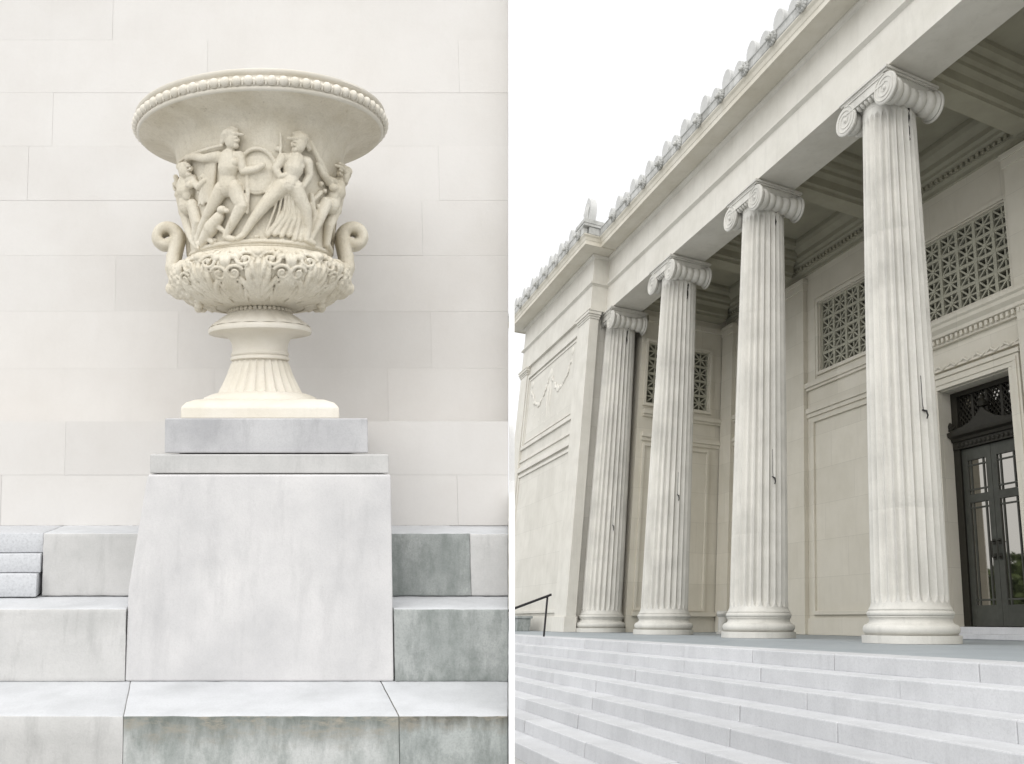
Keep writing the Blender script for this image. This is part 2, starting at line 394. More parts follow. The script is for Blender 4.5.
# pavilion cornice breaks forward round the corner
cp = MB()
pfp = corn_profile(0, 0)
def ring(yv, zv):               # mitred outline at the offset yv (<0 outwards)
    o_ = -yv
    return [(XPL-o_, 6., zv), (XPL-o_, YP-o_, zv), (XA+.06+o_, YP-o_, zv), (XA+.06+o_, .9, zv)]
rows = [ring(v, z) for v, z in pfp[1:-1]]
rows = [[(XPL, 6., 12.147), (XPL, YP, 12.147), (XA+.06, YP, 12.147), (XA+.06, .9, 12.147)]] + rows + [[(XPL, 6., 12.447), (XPL, YP, 12.447), (XA+.06, YP, 12.447), (XA+.06, .9, 12.447)]]
vs = [p for r_ in rows for p in r_]; fs = []
for j in range(len(rows)-1):
    for i in range(3): fs.append((j*4+i, j*4+i+1, (j+1)*4+i+1, (j+1)*4+i))
j = len(rows)-1; fs.append((j*4, j*4+1, j*4+2, j*4+3))
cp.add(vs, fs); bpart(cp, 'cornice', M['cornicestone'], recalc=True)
# gutter (sima)
g = MB()
gp = [(YA-.745,12.449),(YA-.76,12.47),(YA-.765,12.66),(YA-.79,12.68),(YA-.79,12.71),(YA-.60,12.71),(YA-.60,12.449)]
x = XA+.85
while x < XE:
    g.prism(gp, xyz, x+.004, min(x+1.17, XE)-.004, rnd.uniform(-.08, .05)); x += 1.17
bpart(g, 'gutter', M['roofstone'], bevel=.008)
g2 = MB(); yq = YP-YA
x = XA+.72
while x > XPL-.6:
    g2.prism([(u+yq, v) for u, v in gp], xyz, max(x-1.17, XPL-.72)+.004, x-.004, rnd.uniform(-.08, .05)); x -= 1.17
# the return at the pavilion's corner and the far end
for sx, xe in ((1, XA+.06), (-1, XPL)):
    o0, o1 = .60, .76
    g2.box((min(xe+sx*o0, xe+sx*o1), YP-.58, 12.45), (max(xe+sx*o0, xe+sx*o1), (-.9 if sx > 0 else 5.), 12.70))
bpart(g2, 'gutter', M['roofstone'], bevel=.008)
# low tiled roof behind
rf = MB()
rf.prism([(YA-.6,12.46),(YA-.6,12.70),(9,14.0),(9,12.46)], xyz, XA+.9, XE)
rf.prism([(YP-.58,12.46),(YP-.58,12.70),(9,14.25),(9,12.46)], xyz, XPL-.55, XA+.55)
bpart(rf, 'roof', M['roofstone'])
# antefixes and lion heads: countable parts
def antefix_mb(h, w, d=.13):
    pts = [(-w*.38,0),(-w*.5,h*.30),(-w*.52,h*.52),(-w*.40,h*.78),(-w*.18,h*.95),(0,h),(w*.18,h*.95),(w*.40,h*.78),(w*.52,h*.52),(w*.5,h*.30),(w*.38,0)]
    mb = MB(); mb.prism(pts, yxz, 0, d)
    return mb
big = antefix_mb(.54, .42, .24); small = antefix_mb(.38, .38, .24)
me_big = me_small = me_lion = None
def lion_mb():
    mb = MB(); q = random.Random(5)
    mb.ball((0,0,0), (.13,.10,.13)); mb.ball((0,-.10,-.03), (.075,.075,.065)); mb.ball((0,-.14,-.075), (.05,.05,.03))
    for sx in (-1, 1):
        mb.ball((sx*.05,-.085,.03), (.03,.03,.025)); mb.ball((sx*.11,-.02,.09), (.04,.04,.045))
    for k in range(14):
        a = 2*PI*k/14; mb.ball((.14*math.cos(a), .0, .14*math.sin(a)), (.045,.05,.045), 8, 6)
    return mb
def put(mesh_key, maker, name, at, cache={}):
    if mesh_key not in cache:
        o = maker().build(name, M['roofstone' if mesh_key == 'lion' else 'toothstone'], bld, BB, smooth=45, bevel=0 if mesh_key == 'lion' else .02); cache[mesh_key] = o
    else:
        o = cache[mesh_key].copy(); C.objects.link(o); o.parent = bld
    o.location = MBLD @ (Vector(at)-off); return o
k0 = -11
for k in range(k0, 10):
    xl = -3.47+1.19*k+.0
    if xl > XA+1.0:
        put('lion', lion_mb, 'lion_head', (xl, YA-.78, 12.58))
        put('small', lambda: small, 'antefix', (xl-.41, YA-.74, 12.712))
        put('big', lambda: big, 'antefix', (xl+.19, YA-.74, 12.712))
for k in range(0, 8):
    xl = XA+.25-1.19*k
    if xl > XPL-.7:
        put('lion', lion_mb, 'lion_head', (xl, YP-.78, 12.58))
        put('small', lambda: small, 'antefix', (xl-.41, YP-.74, 12.712))
        if k: put('big', lambda: big, 'antefix', (xl+.19, YP-.74, 12.712))
# large corner palmette on its block
ck = MB(); ck.box((XA+.02, YP-.80, 12.705), (XA+.86, YP-.06, 12.80)); ck.box((XA-.0, YP-.82, 12.80), (XA+.88, YP-.04, 12.95))
bpart(ck, 'corner_block', M['roofstone'], bevel=.01)
ca = MB(); pts = [(-.26,0),(-.36,.3),(-.36,.55),(-.26,.8),(-.08,.99),(0,1.02),(.10,.96),(.28,.76),(.36,.5),(.34,.25),(.26,0)]
ca.prism(pts, yxz, -.12, .12)
for k in range(-2, 3): ca.tube([(.05*k,-.12,.1),(.09*k,-.15,.45),(.12*k,-.12,.78-.06*abs(k))], [.03,.05,.02], 6)
ca.v = [(v[0]+XA+.40, v[1]+YP-.45, v[2]+12.95) for v in ca.v]
bpart(ca, 'corner_palmette', M['toothstone'], smooth=40)

# ---- porch ceiling with beams
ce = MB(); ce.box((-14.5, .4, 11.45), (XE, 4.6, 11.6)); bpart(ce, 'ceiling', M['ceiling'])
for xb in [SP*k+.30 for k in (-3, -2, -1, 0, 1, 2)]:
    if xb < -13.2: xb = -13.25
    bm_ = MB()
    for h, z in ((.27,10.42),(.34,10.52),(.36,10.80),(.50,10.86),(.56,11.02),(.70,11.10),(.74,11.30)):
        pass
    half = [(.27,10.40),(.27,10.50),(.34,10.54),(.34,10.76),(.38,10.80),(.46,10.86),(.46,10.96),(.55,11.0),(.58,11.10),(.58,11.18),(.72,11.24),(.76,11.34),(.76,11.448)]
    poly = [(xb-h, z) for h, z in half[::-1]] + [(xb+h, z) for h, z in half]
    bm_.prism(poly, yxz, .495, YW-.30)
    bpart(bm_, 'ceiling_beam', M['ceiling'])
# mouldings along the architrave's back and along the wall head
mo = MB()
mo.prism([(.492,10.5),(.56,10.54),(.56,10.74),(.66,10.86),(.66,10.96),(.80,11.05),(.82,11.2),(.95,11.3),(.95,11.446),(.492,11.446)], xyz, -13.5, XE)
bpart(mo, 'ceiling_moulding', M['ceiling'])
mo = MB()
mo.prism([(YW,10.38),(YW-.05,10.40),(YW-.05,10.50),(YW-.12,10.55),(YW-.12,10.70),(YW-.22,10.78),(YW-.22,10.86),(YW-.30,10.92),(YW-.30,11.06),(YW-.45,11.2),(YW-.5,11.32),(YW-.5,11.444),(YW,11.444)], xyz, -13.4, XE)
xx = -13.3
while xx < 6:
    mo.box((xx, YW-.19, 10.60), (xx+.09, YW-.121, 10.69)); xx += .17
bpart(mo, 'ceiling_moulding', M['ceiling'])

# ---- rear wall of the porch
XS = -13.55                    # porch end wall
DX0, DX1, DZ0, DZ1 = -2.98, -.87, .24, 5.38
w = MB()
def wbox(x0, x1, z0, z1, y=YW, t=0.): w.box((x0, y, z0), (x1, YW+.9, z1), t)
# main field, left open for grilles and the door
G = [(-11.95,-9.75,7.18,9.27), (-7.75,-5.45,7.18,9.27), (-3.95,-.57,7.20,9.24), (4.2,6.4,7.18,9.27)]
xs = XS-.6
def field(x0, x1):
    hole = [g_ for g_ in G if g_[0] >= x0-.01 and g_[1] <= x1+.01]
    if not hole: wbox(x0, x1, 0, 10.9); return
    a, b, z0, z1 = hole[0]
    wbox(x0, a, 0, 10.9) if not (a > -4.5 and a < 0) else None
    if -4.5 < a < 0:            # the door bay
        wbox(x0, DX0, 0, z0); wbox(DX1, x1, 0, z0); wbox(DX0, DX1, DZ1, z0); wbox(DX0, DX1, -.1, DZ0-.12)
        wbox(x0, a, z0, 10.9)
    else:
        wbox(a, b, 0, z0)
    wbox(b, x1, z0 if -4.5 < a < 0 else 0, 10.9); wbox(a, b, z1, 10.9)
field(XS-.5, -8.9); field(-8.9, -4.65); field(-4.65, .0); field(.0, 3.); field(3., XE)
bpart(w, 'wall', M['porchwall'])
# pilasters
for x0, x1 in ((-13.5,-12.75), (-9.40,-8.40), (-5.20,-4.15), (-.49,.45), (2.6,3.5)):
    p_ = MB(); p_.box((x0, YW-.16, 0), (x1, YW-.002, 9.98)); p_.box((x0-.03, YW-.20, 9.90), (x1+.03, YW-.003, 10.1)); p_.box((x0-.06, YW-.23, 10.1), (x1+.06, YW-.004, 10.24))
    if x0 > -5.3 and x0 < 0: p_.v = [(v[0], v[1], v[2]) for v in p_.v]
    bpart(p_, 'pilaster', M['porchwall'], bevel=.008)
# frieze strip and panel frames in the bays
def frame4(mb, x0, x1, z0, z1, wd, y0, dp):   # raised rectangular frame on the wall
    mb.box((x0, y0-dp, z0), (x0+wd, y0-.001, z1)); mb.box((x1-wd, y0-dp, z0), (x1, y0-.001, z1))
    mb.box((x0+wd, y0-dp, z0), (x1-wd, y0-.001, z0+wd)); mb.box((x0+wd, y0-dp, z1-wd), (x1-wd, y0-.001, z1))
def bay(x0, x1, g_, ytop=True):
    mb = MB()
    frame4(mb, g_[0]-.14, g_[1]+.14, g_[2]-.12, g_[3]+.12, .10, YW, .07)
    frame4(mb, g_[0]-.30, g_[1]+.30, g_[2]-.28, g_[3]+.28, .09, YW, .035)
    mb.box((x0, YW-.13, 6.78), (x1, YW-.001, 6.92)); mb.box((x0, YW-.08, 6.70), (x1, YW-.0015, 6.778)); mb.box((x0, YW-.05, 6.921), (x1, YW-.001, 6.97))
    mb.box((x0, YW-.10, 6.02), (x1, YW-.001, 6.16)); mb.box((x0, YW-.05, 5.90), (x1, YW-.0015, 6.018))
    frame4(mb, x0+.26, x1-.26, .50, 5.82, .10, YW, .07)
    mb.box((x0, YW-.06, 0), (x1, YW-.001, .42))
    bpart(mb, 'panel_moulding', M['porchwall'], bevel=.006)
bay(-12.75, -9.40, G[0]); bay(-8.40, -5.20, G[1])
# door bay: cornice shelf over the door, carved frieze, door casing
mb = MB()
frame4(mb, G[2][0]-.14, G[2][1]+.03, G[2][2]-.12, G[2][3]+.12, .09, YW, .07)
X0, X1 = -4.12, .22
mb.prism([(YW-.001,6.98),(YW-.36,6.98),(YW-.36,6.90),(YW-.30,6.86),(YW-.30,6.78),(YW-.20,6.70),(YW-.20,6.62),(YW-.10,6.60),(YW-.10,6.44),(YW-.001,6.44)], xyz, X0, X1)
xx = X0+.05
while xx < X1-.1: mb.box((xx, YW-.18, 6.49), (xx+.08, YW-.101, 6.595)); xx += .15
mb.box((X0+.02, YW-.10, 5.84), (X1-.02, YW-.001, 5.96)); mb.box((X0+.02, YW-.04, 5.961), (X1-.02, YW-.001, 6.02))
q = random.Random(9); xx = X0+.3                         # running leaf ornament under the shelf
while xx < X1-.2:
    mb.tube([(xx, YW-.102, 5.90), (xx+.12, YW-.115, 5.955), (xx+.25, YW-.115, 5.87), (xx+.36, YW-.102, 5.92)], [.018,.04,.035,.015], 6); xx += .40
for a, b in ((DX0-.30, DX0-.002), (DX1+.002, DX1+.30)):
    mb.box((a, YW-.12, 0), (b, YW-.001, 5.40)); 
mb.box((DX0-.30, YW-.12, 5.402), (DX1+.30, YW-.001, 5.66)); mb.box((DX0-.34, YW-.16, 5.662), (DX1+.34, YW-.001, 5.76))
for a in (DX0-.24, DX1+.14): mb.box((a, YW-.15, 0), (a+.10, YW-.121, 5.50))
mb.box((DX0-.24, YW-.15, 5.502), (DX1+.24, YW-.121, 5.60))
bpart(mb, 'door_surround', M['porchwall'], bevel=.008)
# door step
ds = MB(); ds.box((DX0-.5, YW-.45, 0), (DX1+.5, YW-.004, .10)); ds.box((DX0+.002, YW-.003, .0), (DX1-.002, YW+.8, .235)); bpart(ds, 'door_sill', M['steps'], bevel=.01)

# ---- pierced stone grilles
def grille(x0, x1, z0, z1, nx, nz, label):
    mb = MB(); y0, y1 = YW+.10, YW+.17
    cw, ch = (x1-x0)/nx, (z1-z0)/nz
    for i in range(nx+1):
        x = x0+cw*i; mb.box((x-.045, y0-.02, z0), (x+.045, y1, z1))
    for j in range(nz+1):
        z = z0+ch*j; mb.box((x0, y0-.012, z-.04), (x1, y1-.004, z+.04))
    for i in range(nx):
        for j in range(nz):
            cx, cz = x0+cw*(i+.5), z0+ch*(j+.5)
            for a, b, k in ((cw/2, ch/2, 0), (cw/2, -ch/2, 1), (cw/2, 0, 2), (0, ch/2, 3)):
                d = Vector((a, 0, b)); n_ = Vector((-d.z, 0, d.x)).normalized()*.021
                yy = y0+.004*k; c_ = Vector((cx, 0, cz))
                P = [c_-d-n_, c_+d-n_, c_+d+n_, c_-d+n_]
                mb.hexa([(p.x, yy, p.z) for p in P] + [(p.x, y1-.01-.003*k, p.z) for p in P])
            mb.lathe([(.058, 0), (.058, .03)], 10, c=(0,0,0)); 
            nv = len(mb.v)
            for t in range(nv-20, nv):
                vx, vy, vz = mb.v[t]; mb.v[t] = (cx+vx, y0-.012+vz, cz+vy)
    o = bpart(mb, 'window_grille', M['grille'])
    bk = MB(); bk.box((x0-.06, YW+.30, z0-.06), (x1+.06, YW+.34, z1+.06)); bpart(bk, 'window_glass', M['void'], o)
    o['label'] = label
    return o
grille(*G[0], 4, 4, 'pierced stone grille behind the second column')
grille(*G[1], 4, 4, 'pierced stone grille above the wide blank wall panel')
grille(*G[2], 6, 4, 'wide pierced stone grille above the door')

# ---- the bronze door
YD = YW+.36
fr = MB()
fr.box((DX0+.003, YD-.05, DZ0+.002), (DX0+.20, YD+.12, 5.37)); fr.box((DX1-.20, YD-.05, DZ0+.002), (DX1-.003, YD+.12, 5.37))
fr.box((DX0+.20, YD-.05, 5.26), (DX1-.20, YD+.12, 5.37))
# cornice over the leaves with its crest
fr.prism([(YD+.1,4.04),(YD-.08,4.04),(YD-.08,4.20),(YD-.12,4.22),(YD-.14,4.28),(YD-.24,4.32),(YD-.26,4.38),(YD-.26,4.42),(YD+.1,4.42)], xyz, DX0+.02, DX1-.02)
xx = DX0+.2
while xx < DX1-.2: fr.ball((xx, YD-.09, 4.12), (.045,.03,.05), 8, 6); xx += .13
xm = (DX0+DX1)/2
sw = []
for k in range(21):
    t = k/20; sw.append((xm-1.0+1.0*t, 4.42+.06+.36*t**3))
poly = sw + [(2*xm-a, b) for a, b in sw[::-1][1:]] + [(xm+1.0, 4.421), (xm-1.0, 4.421)]
fr.prism(poly, yxz, YD-.20, YD-.10)
fr.lathe([(.02,0),(.10,.03),(.13,.10),(.09,.17),(.05,.20),(.07,.24),(.02,.30)], 14, c=(xm, YD-.15, 4.82))
for sx in (-1, 1):
    fr.tube([(xm+sx*(1.0-.16*t*math.cos(7*t)*(1)), YD-.16, 4.50+.14*(1-t)*math.sin(7*t)+.04) for t in [k/14 for k in range(14)]], .03, 7)
door = bpart(fr, 'door', M['darkbronze'], smooth=30)
door['label'] = 'dark bronze double door with tall glass panes and a latticed fanlight'
la = MB()                                              # latticed fanlight
for k in range(3):
    xa = DX0+.20+(DX1-DX0-.40)*(k+1)/4; la.box((xa-.035, YD, 4.42), (xa+.035, YD+.06, 5.26))
def clipbar(p, d, x0, x1, z0, z1):
    t0, t1 = -9, 9
    for o_, dd, a, b in ((p[0], d[0], x0, x1), (p[1], d[1], z0, z1)):
        ta, tb = sorted(((a-o_)/dd, (b-o_)/dd)); t0 = max(t0, ta); t1 = min(t1, tb)
    return (t0, t1) if t1-t0 > .02 else None
for sgn in (-1, 1):
    for k in range(-16, 30):
        p = (DX0+.2+k*.115, 4.42); d = (.62*sgn, .785); r_ = clipbar(p, d, DX0+.2, DX1-.2, 4.42, 5.26)
        if r_:
            a, b = r_; la.tube([(p[0]+d[0]*a, YD+.03+.012*sgn, p[1]+d[1]*a), (p[0]+d[0]*b, YD+.03+.012*sgn, p[1]+d[1]*b)], .017, 4)
bpart(la, 'fanlight_lattice', M['darkbronze'], door)
gl = MB()
def pane(x0, x1, z0, z1, y):      # panes hang plumb
    dy = .0927*(z1-z0); gl.hexa([(x0,y+dy,z0),(x1,y+dy,z0),(x1,y+dy+.008,z0),(x0,y+dy+.008,z0),(x0,y,z1),(x1,y,z1),(x1,y+.008,z1),(x0,y+.008,z1)])
pane(DX0+.18, DX1-.18, 4.40, 5.28, YD+.07); bpart(gl, 'glass', M['glass'], door)
LX0, LX1 = DX0+.202, DX1-.202
for s in (0, 1):
    a = LX0 if s == 0 else xm+.004; b = xm-.004 if s == 0 else LX1
    lf = MB(); z0, z1 = DZ0+.01, 4.03
    lf.box((a, YD, z0), (a+.15, YD+.07, z1)); lf.box((b-.15, YD, z0), (b, YD+.07, z1))
    for za, zb in ((z0, z0+.42), (2.82, 3.0), (3.76, z1)): lf.box((a+.15, YD+.002, za), (b-.15, YD+.068, zb))
    for za, zb in ((z0+.42, 2.82), (3.0, 3.76)):     # border glazing bars
        for xx in (a+.15+.07, b-.15-.11): lf.box((xx, YD+.01, za), (xx+.035, YD+.06, zb))
        for zz in (za+.09, zb-.13): lf.box((a+.15, YD+.014, zz), (b-.15, YD+.056, zz+.035))
    bpart(lf, 'door_leaf', M['bronze'], door, bevel=.006)
    gl = MB(); gl.box((a+.14, YD+.034, z0+.40), (b-.14, YD+.042, z1-.2)); bpart(gl, 'glass', M['glass'], door)
    hx = (b-.075) if s == 0 else (a+.075)
    hd = MB(); hd.tube([(hx, YD-.0, 1.62), (hx, YD-.10, 1.62), (hx, YD-.10, 1.95), (hx, YD-.0, 1.95)], .018, 8); hd.box((hx-.035, YD-.012, 1.57), (hx+.035, YD-.001, 1.70)); hd.box((hx-.035, YD-.012, 1.88), (hx+.035, YD-.001, 2.0))
    bpart(hd, 'handle', M['darkbronze'], door)

# ---- porch end wall (behind the two far columns)
w = MB(); g_ = (1.02, 3.52, 7.18, 9.27)
xw0, xw1 = XS-.8, XS
w.box((xw0, .72, 0), (xw1, g_[0], 11.4)); w.box((xw0, g_[1], 0), (xw1, YW+.3, 11.4)); w.box((xw0, g_[0], 0), (xw1, g_[1], g_[2])); w.box((xw0, g_[0], g_[3]), (xw1, g_[1], 11.4))
bpart(w, 'wall', M['porchwall'])
mb = MB()
def frame4x(mb, y0, y1, z0, z1, wd, x0, dp):
    mb.box((x0+.001, y0, z0), (x0+dp, y0+wd, z1)); mb.box((x0+.001, y1-wd, z0), (x0+dp, y1, z1))
    mb.box((x0+.001, y0+wd, z0), (x0+dp, y1-wd, z0+wd)); mb.box((x0+.001, y0+wd, z1-wd), (x0+dp, y1-wd, z1))
frame4x(mb, g_[0]-.14, g_[1]+.14, g_[2]-.12, g_[3]+.12, .10, XS, .07)
mb.box((XS+.001, .9, 6.78), (XS+.13, 4.18, 6.92)); mb.box((XS+.001, .9, 6.70), (XS+.08, 4.18, 6.778))
mb.box((XS+.001, .9, 6.02), (XS+.10, 4.18, 6.16)); mb.box((XS+.001, .9, 5.90), (XS+.05, 4.18, 6.018))
frame4x(mb, .95, 3.62, .62, 5.82, .10, XS, .07); pass
mb.box((XS+.001, .9, .47), (XS+.17, 4.02, .60)); mb.box((XS+.001, .9, 10.0), (XS+.10, 4.18, 10.2))
bpart(mb, 'panel_moulding', M['porchwall'], bevel=.006)
mb = MB(); y0, y1, z0, z1 = g_; nx, nz = 4, 4; cw, ch = (y1-y0)/nx, (z1-z0)/nz
for i in range(nx+1): mb.box((XS-.17, y0+cw*i-.045, z0), (XS-.08, y0+cw*i+.045, z1))
for j in range(nz+1): mb.box((XS-.166, y0, z0+ch*j-.04), (XS-.088, y1, z0+ch*j+.04))
for i in range(nx):
    for j in range(nz):
        cy, cz = y0+cw*(i+.5), z0+ch*(j+.5)
        for k, (a, b) in enumerate(((cw/2, ch/2), (cw/2, -ch/2), (cw/2, 0), (0, ch/2))):
            mb.tube([(XS-.125+.003*k, cy-a, cz-b), (XS-.125+.003*k, cy+a, cz+b)], .03, 4)
o = bpart(mb, 'window_grille', M['grille']); o['label'] = 'pierced stone grille in the porch end wall'
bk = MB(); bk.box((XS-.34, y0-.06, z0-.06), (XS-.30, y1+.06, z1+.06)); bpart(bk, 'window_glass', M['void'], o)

# ---- corner pavilion
w = MB(); yb = 6.
w.box((XPL+.06, YP+.10, 0), (XA-.06, -.90, 10.16))                     # front wall
w.box((XPL+.06, -.90, 0), (XPL+.7, yb, 10.16))
w.box((XA-1.0, -.90, 0), (XA-.30, .2, 10.155)); w.box((XA-1.0, .2, 0), (XA-.62, .86, 10.155)); w.box((XA-1.0, .86, 0), (XS-.79, yb, 12.0))
bpart(w, 'wall', M['ashlar'])
e = MB()
ap = arch_profile(0)
rows = []
for v, z in ap[1:-1]:
    o_ = -v
    rows.append([(XPL-o_, yb, z), (XPL-o_, YP-o_, z), (XA+o_, YP-o_, z), (XA+o_, -.4, z)])
vs = [p for r_ in rows for p in r_]; fs = []
for j in range(len(rows)-1):
    for i in range(3): fs.append((j*4+i, j*4+i+1, (j+1)*4+i+1, (j+1)*4+i))
fs.append((0, 3, 2, 1)); e.add(vs, fs); bpart(e, 'entablature', M['marble'])
def anta(x0, x1, sides=True):
    mb = MB()
    mb.box((x0, YP-.004, 0), (x1, -.86, 9.86))
    for ex_, z0, z1 in ((.03,9.861,9.93),(.06,9.931,10.0),(.10,10.001,10.10),(.12,10.101,10.158)):
        mb.box((x0-ex_, YP-ex_, z0), (x1+ex_, -.86+ex_*.5, z1))
    mb.box((x0-.04, YP-.05, 0), (x1+.012, -.83, .44)); 
    bpart(mb, 'anta', M['marble'], bevel=.008)
anta(XPL, XPL+.95); anta(XA-1.12, XA)
# framed relief panel over a tall plain panel
mb = MB()
YF = YP+.10
frame4(mb, XPL+1.0, XA-1.17, 6.70, 9.78, .14, YF, .07); frame4(mb, XPL+1.22, XA-1.39, 6.92, 9.56, .07, YF, .03)
mb.box((XPL+.95, YF-.09, 5.80), (XA-1.13, YF-.001, 5.98)); mb.box((XPL+.95, YF-.05, 6.2), (XA-1.13, YF-.001, 6.30))
frame4(mb, XPL+1.0, XA-1.17, .55, 5.70, .10, YF, .05)
mb.box((XPL+.95, YF-.05, 0), (XA-1.13, YF-.001, .44))
bpart(mb, 'panel_moulding', M['marble'], bevel=.006)
mb = MB(); q = random.Random(21)                         # garlands, ribbons and torches in low relief
xc = (XPL+XA)/2-.1; 
for s in (-1, 1):
    for cx, hw in ((xc+s*1.30, 1.15),):
        mb.tube([(cx-hw+2*hw*t, YF-.03, 8.95-.75*math.sin(PI*t)) for t in [k/16 for k in range(17)]], [.03+.05*math.sin(PI*k/16) for k in range(17)], 8)
    for k in range(22):
        t = q.random(); mb.ball((xc+s*1.3-1.15+2.3*t, YF-.10, 8.95-.75*math.sin(PI*t)+q.uniform(-.1,.1)), (.08,.06,.08), 8, 6)
    mb.tube([(xc+s*2.45, YF-.03, 9.2),(xc+s*2.52, YF-.02, 8.7),(xc+s*2.40, YF-.02, 8.1),(xc+s*2.5, YF-.02, 7.4)], [.04,.06,.05,.03], 8)
    mb.ball((xc+s*2.45, YF-.04, 9.25), (.16,.10,.16)); mb.ball((xc, YF-.04, 9.1), (.2,.1,.2))
    mb.tube([(xc+s*.06, YF-.04, 8.9),(xc+s*.2, YF-.06, 8.2),(xc+s*.1, YF-.05, 7.4)], [.06,.09,.04], 8)
    for k in range(10): mb.ball((xc+s*q.uniform(.2,2.2), YF-.02, q.uniform(7.2,8.0)), (q.uniform(.05,.16), .06, q.uniform(.05,.14)), 8, 6)
mb.v = [(v[0], YF+.035+(v[1]-YF)*.55, v[2]) for v in mb.v]
bpart(mb, 'relief_carving', M['marble'], remesh=.03, smooth=180)
# back of the building so that it is closed from any side
bx = MB(); bx.box((XPL+.1, YW+.95, 0), (XE, 9, 12.4)); bpart(bx, 'wall', M['porchwall'])
bx = MB(); bx.box((XE-.6, -.5, 0), (XE-.003, YW+.9, 12.1)); bpart(bx, 'wall', M['marble'])

# ---- handrail, low block, bollard
hr = empty('handrail', BF, (-6.57,-4.3,0), 'thin black iron handrail sloping down the front steps below the carved pavilion', 'handrail')
def rel(mb, o): mb.v = [(v[0]-o[0], v[1]-o[1], v[2]-o[2]) for v in mb.v]; return mb
O_ = (-6.57,-4.3,0)
rel(MB().tube([(-6.57,-4.3,0),(-6.56,-4.3,.80)], .022, 10), O_).build('post', M['iron'], hr, BB, smooth=60)
rel(MB().tube([(-6.55,-4.22,.815),(-6.5,-5.0,.545),(-6.46,-6.2,.11),(-6.44,-7.0,-.22)], .026, 10), O_).build('rail', M['iron'], hr, BB, smooth=60)
rel(MB().tube([(-6.44,-6.9,-1.2),(-6.44,-6.9,-.19)], .022, 10), O_).build('post', M['iron'], hr, BB, smooth=60)
bk = MB().box((-1.6,-.25,0), (1.6,.2,.38)).box((-1.65,-.3,.38), (1.65,.25,.46))
tag(bk.build('stone_block', M['step_moss'], None, BF, (-18.0,-1.75,0), bevel=.015), 'low grey green stone block at the foot of the carved pavilion', 'stone block')
bo = MB().lathe([(.20,0),(.20,.05),(.155,.07),(.15,.44),(.19,.47),(.21,.52),(.19,.58),(.14,.60)], 28)
tag(bo.build('bollard', M['column'], None, BF, (-10.2,2.4,0), smooth=35), 'short pale stone bollard on the porch floor behind the two farthest columns', 'bollard')

# =================================================================== URN TERRACE
XEK = .2795                      # the terrace ends on the plane of the white slab
def xe(y, z): return XEK*(4.2+y+.1208*z)
def lblock(name, x0, y0, y1, z0, z1, mat, label, cat, x1=None, tints=None, bevel=.004, group=None, topmat=None, x0f=None, x1f=None):
    """one dressed block; x1=None runs to the white slab"""
    mb = MB(); P = []
    for z in (z0, z1):
        for (xx, y) in ((x0, y0), (x1, y0), (x1, y1), (x0, y1)):
            P.append((xe(y, z)-.004 if xx is None else (xx if y != y0 else (x0f if xx == x0 and x0f is not None else x1f if xx == x1 and x1f is not None else xx)), y, z))
    o = (P[0][0], y0, z0)
    # subdivided front so that worn edges can wander a little
    P = [(p[0]-o[0], p[1]-o[1], p[2]-o[2]) for p in P]
    mb.hexa(P)
    ob = mb.build(name, mat, None, LF, o)
    bm = bmesh.new(); bm.from_mesh(ob.data); bm.edges.ensure_lookup_table()
    bmesh.ops.bevel(bm, geom=bm.edges[:], offset=bevel, segments=2, affect='EDGES', profile=.5)
    lng = [e_ for e_ in bm.edges if e_.calc_length() > .12]
    bmesh.ops.subdivide_edges(bm, edges=lng, cuts=22, use_grid_fill=True)
    for v in bm.verts:
        p = Vector(v.co)+ob.location; n_ = noise.noise_vector(p*14)*.0012+noise.noise_vector(p*45)*.0013
        v.co += n_
    bm.to_mesh(ob.data); bm.free(); ob.data.shade_smooth(); ob.data.set_sharp_from_angle(angle=R(50))
    if topmat:
        ob.data.materials.append(topmat)
        up = (MLFT @ Vector((0,0,1))).normalized()
        for f in ob.data.polygons:
            if f.normal.dot(up) > .8: f.material_index = 1
    return tag(ob, label, cat, group)
GS = 'stone step blocks around the pedestal'
ZB = -2.62
lblock('step_block', -2.2, -.96, .6, ZB, -1.056, M['step_light'], 'lowest step block on the left, smooth pale grey front', 'step block', x1=-.622, x1f=-.477, group=GS, topmat=M['tread'])
lblock('step_block', -.621, -.96, .6, ZB, -1.056, M['step_stain'], 'lowest step block below the pedestal, front stained grey green', 'step block', x1=.485, x0f=-.4762, group=GS, topmat=M['tread'])
lblock('step_block', .4862, -.96, .6, ZB, -1.056, M['step_green'], 'lowest step block on the right, dark green stain under its edge', 'step block', group=GS, topmat=M['tread'])
lblock('step_block', -2.2, -.5, .6, -1.0556, -.773, M['step_light'], 'middle step block left of the pedestal, weathered pale grey', 'step block', x1=-.5425, group=GS, topmat=M['tread'])
lblock('step_block', .5425, -.5, .6, -1.0556, -.773, M['step_moss'], 'middle step block right of the pedestal, mottled dark green front', 'step block', group=GS, topmat=M['tread'])
lblock('step_block', -.958, -.2, .6, -.769, -.50, M['capstone'], 'upper step block left of the pedestal, warm grey front', 'step block', x1=-.50, group=GS, topmat=M['tread'])
lblock('step_block', .50, -.2, .6, -.769, -.50, M['step_moss'], 'upper step block touching the right side of the pedestal, dark green grey', 'step block', x1=.927, group=GS, topmat=M['tread'])
lblock('step_block', .9282, -.2, .6, -.769, -.502, M['step_light'], 'upper step block at the right end beside the white slab, pale streaked', 'step block', group=GS, topmat=M['tread'])
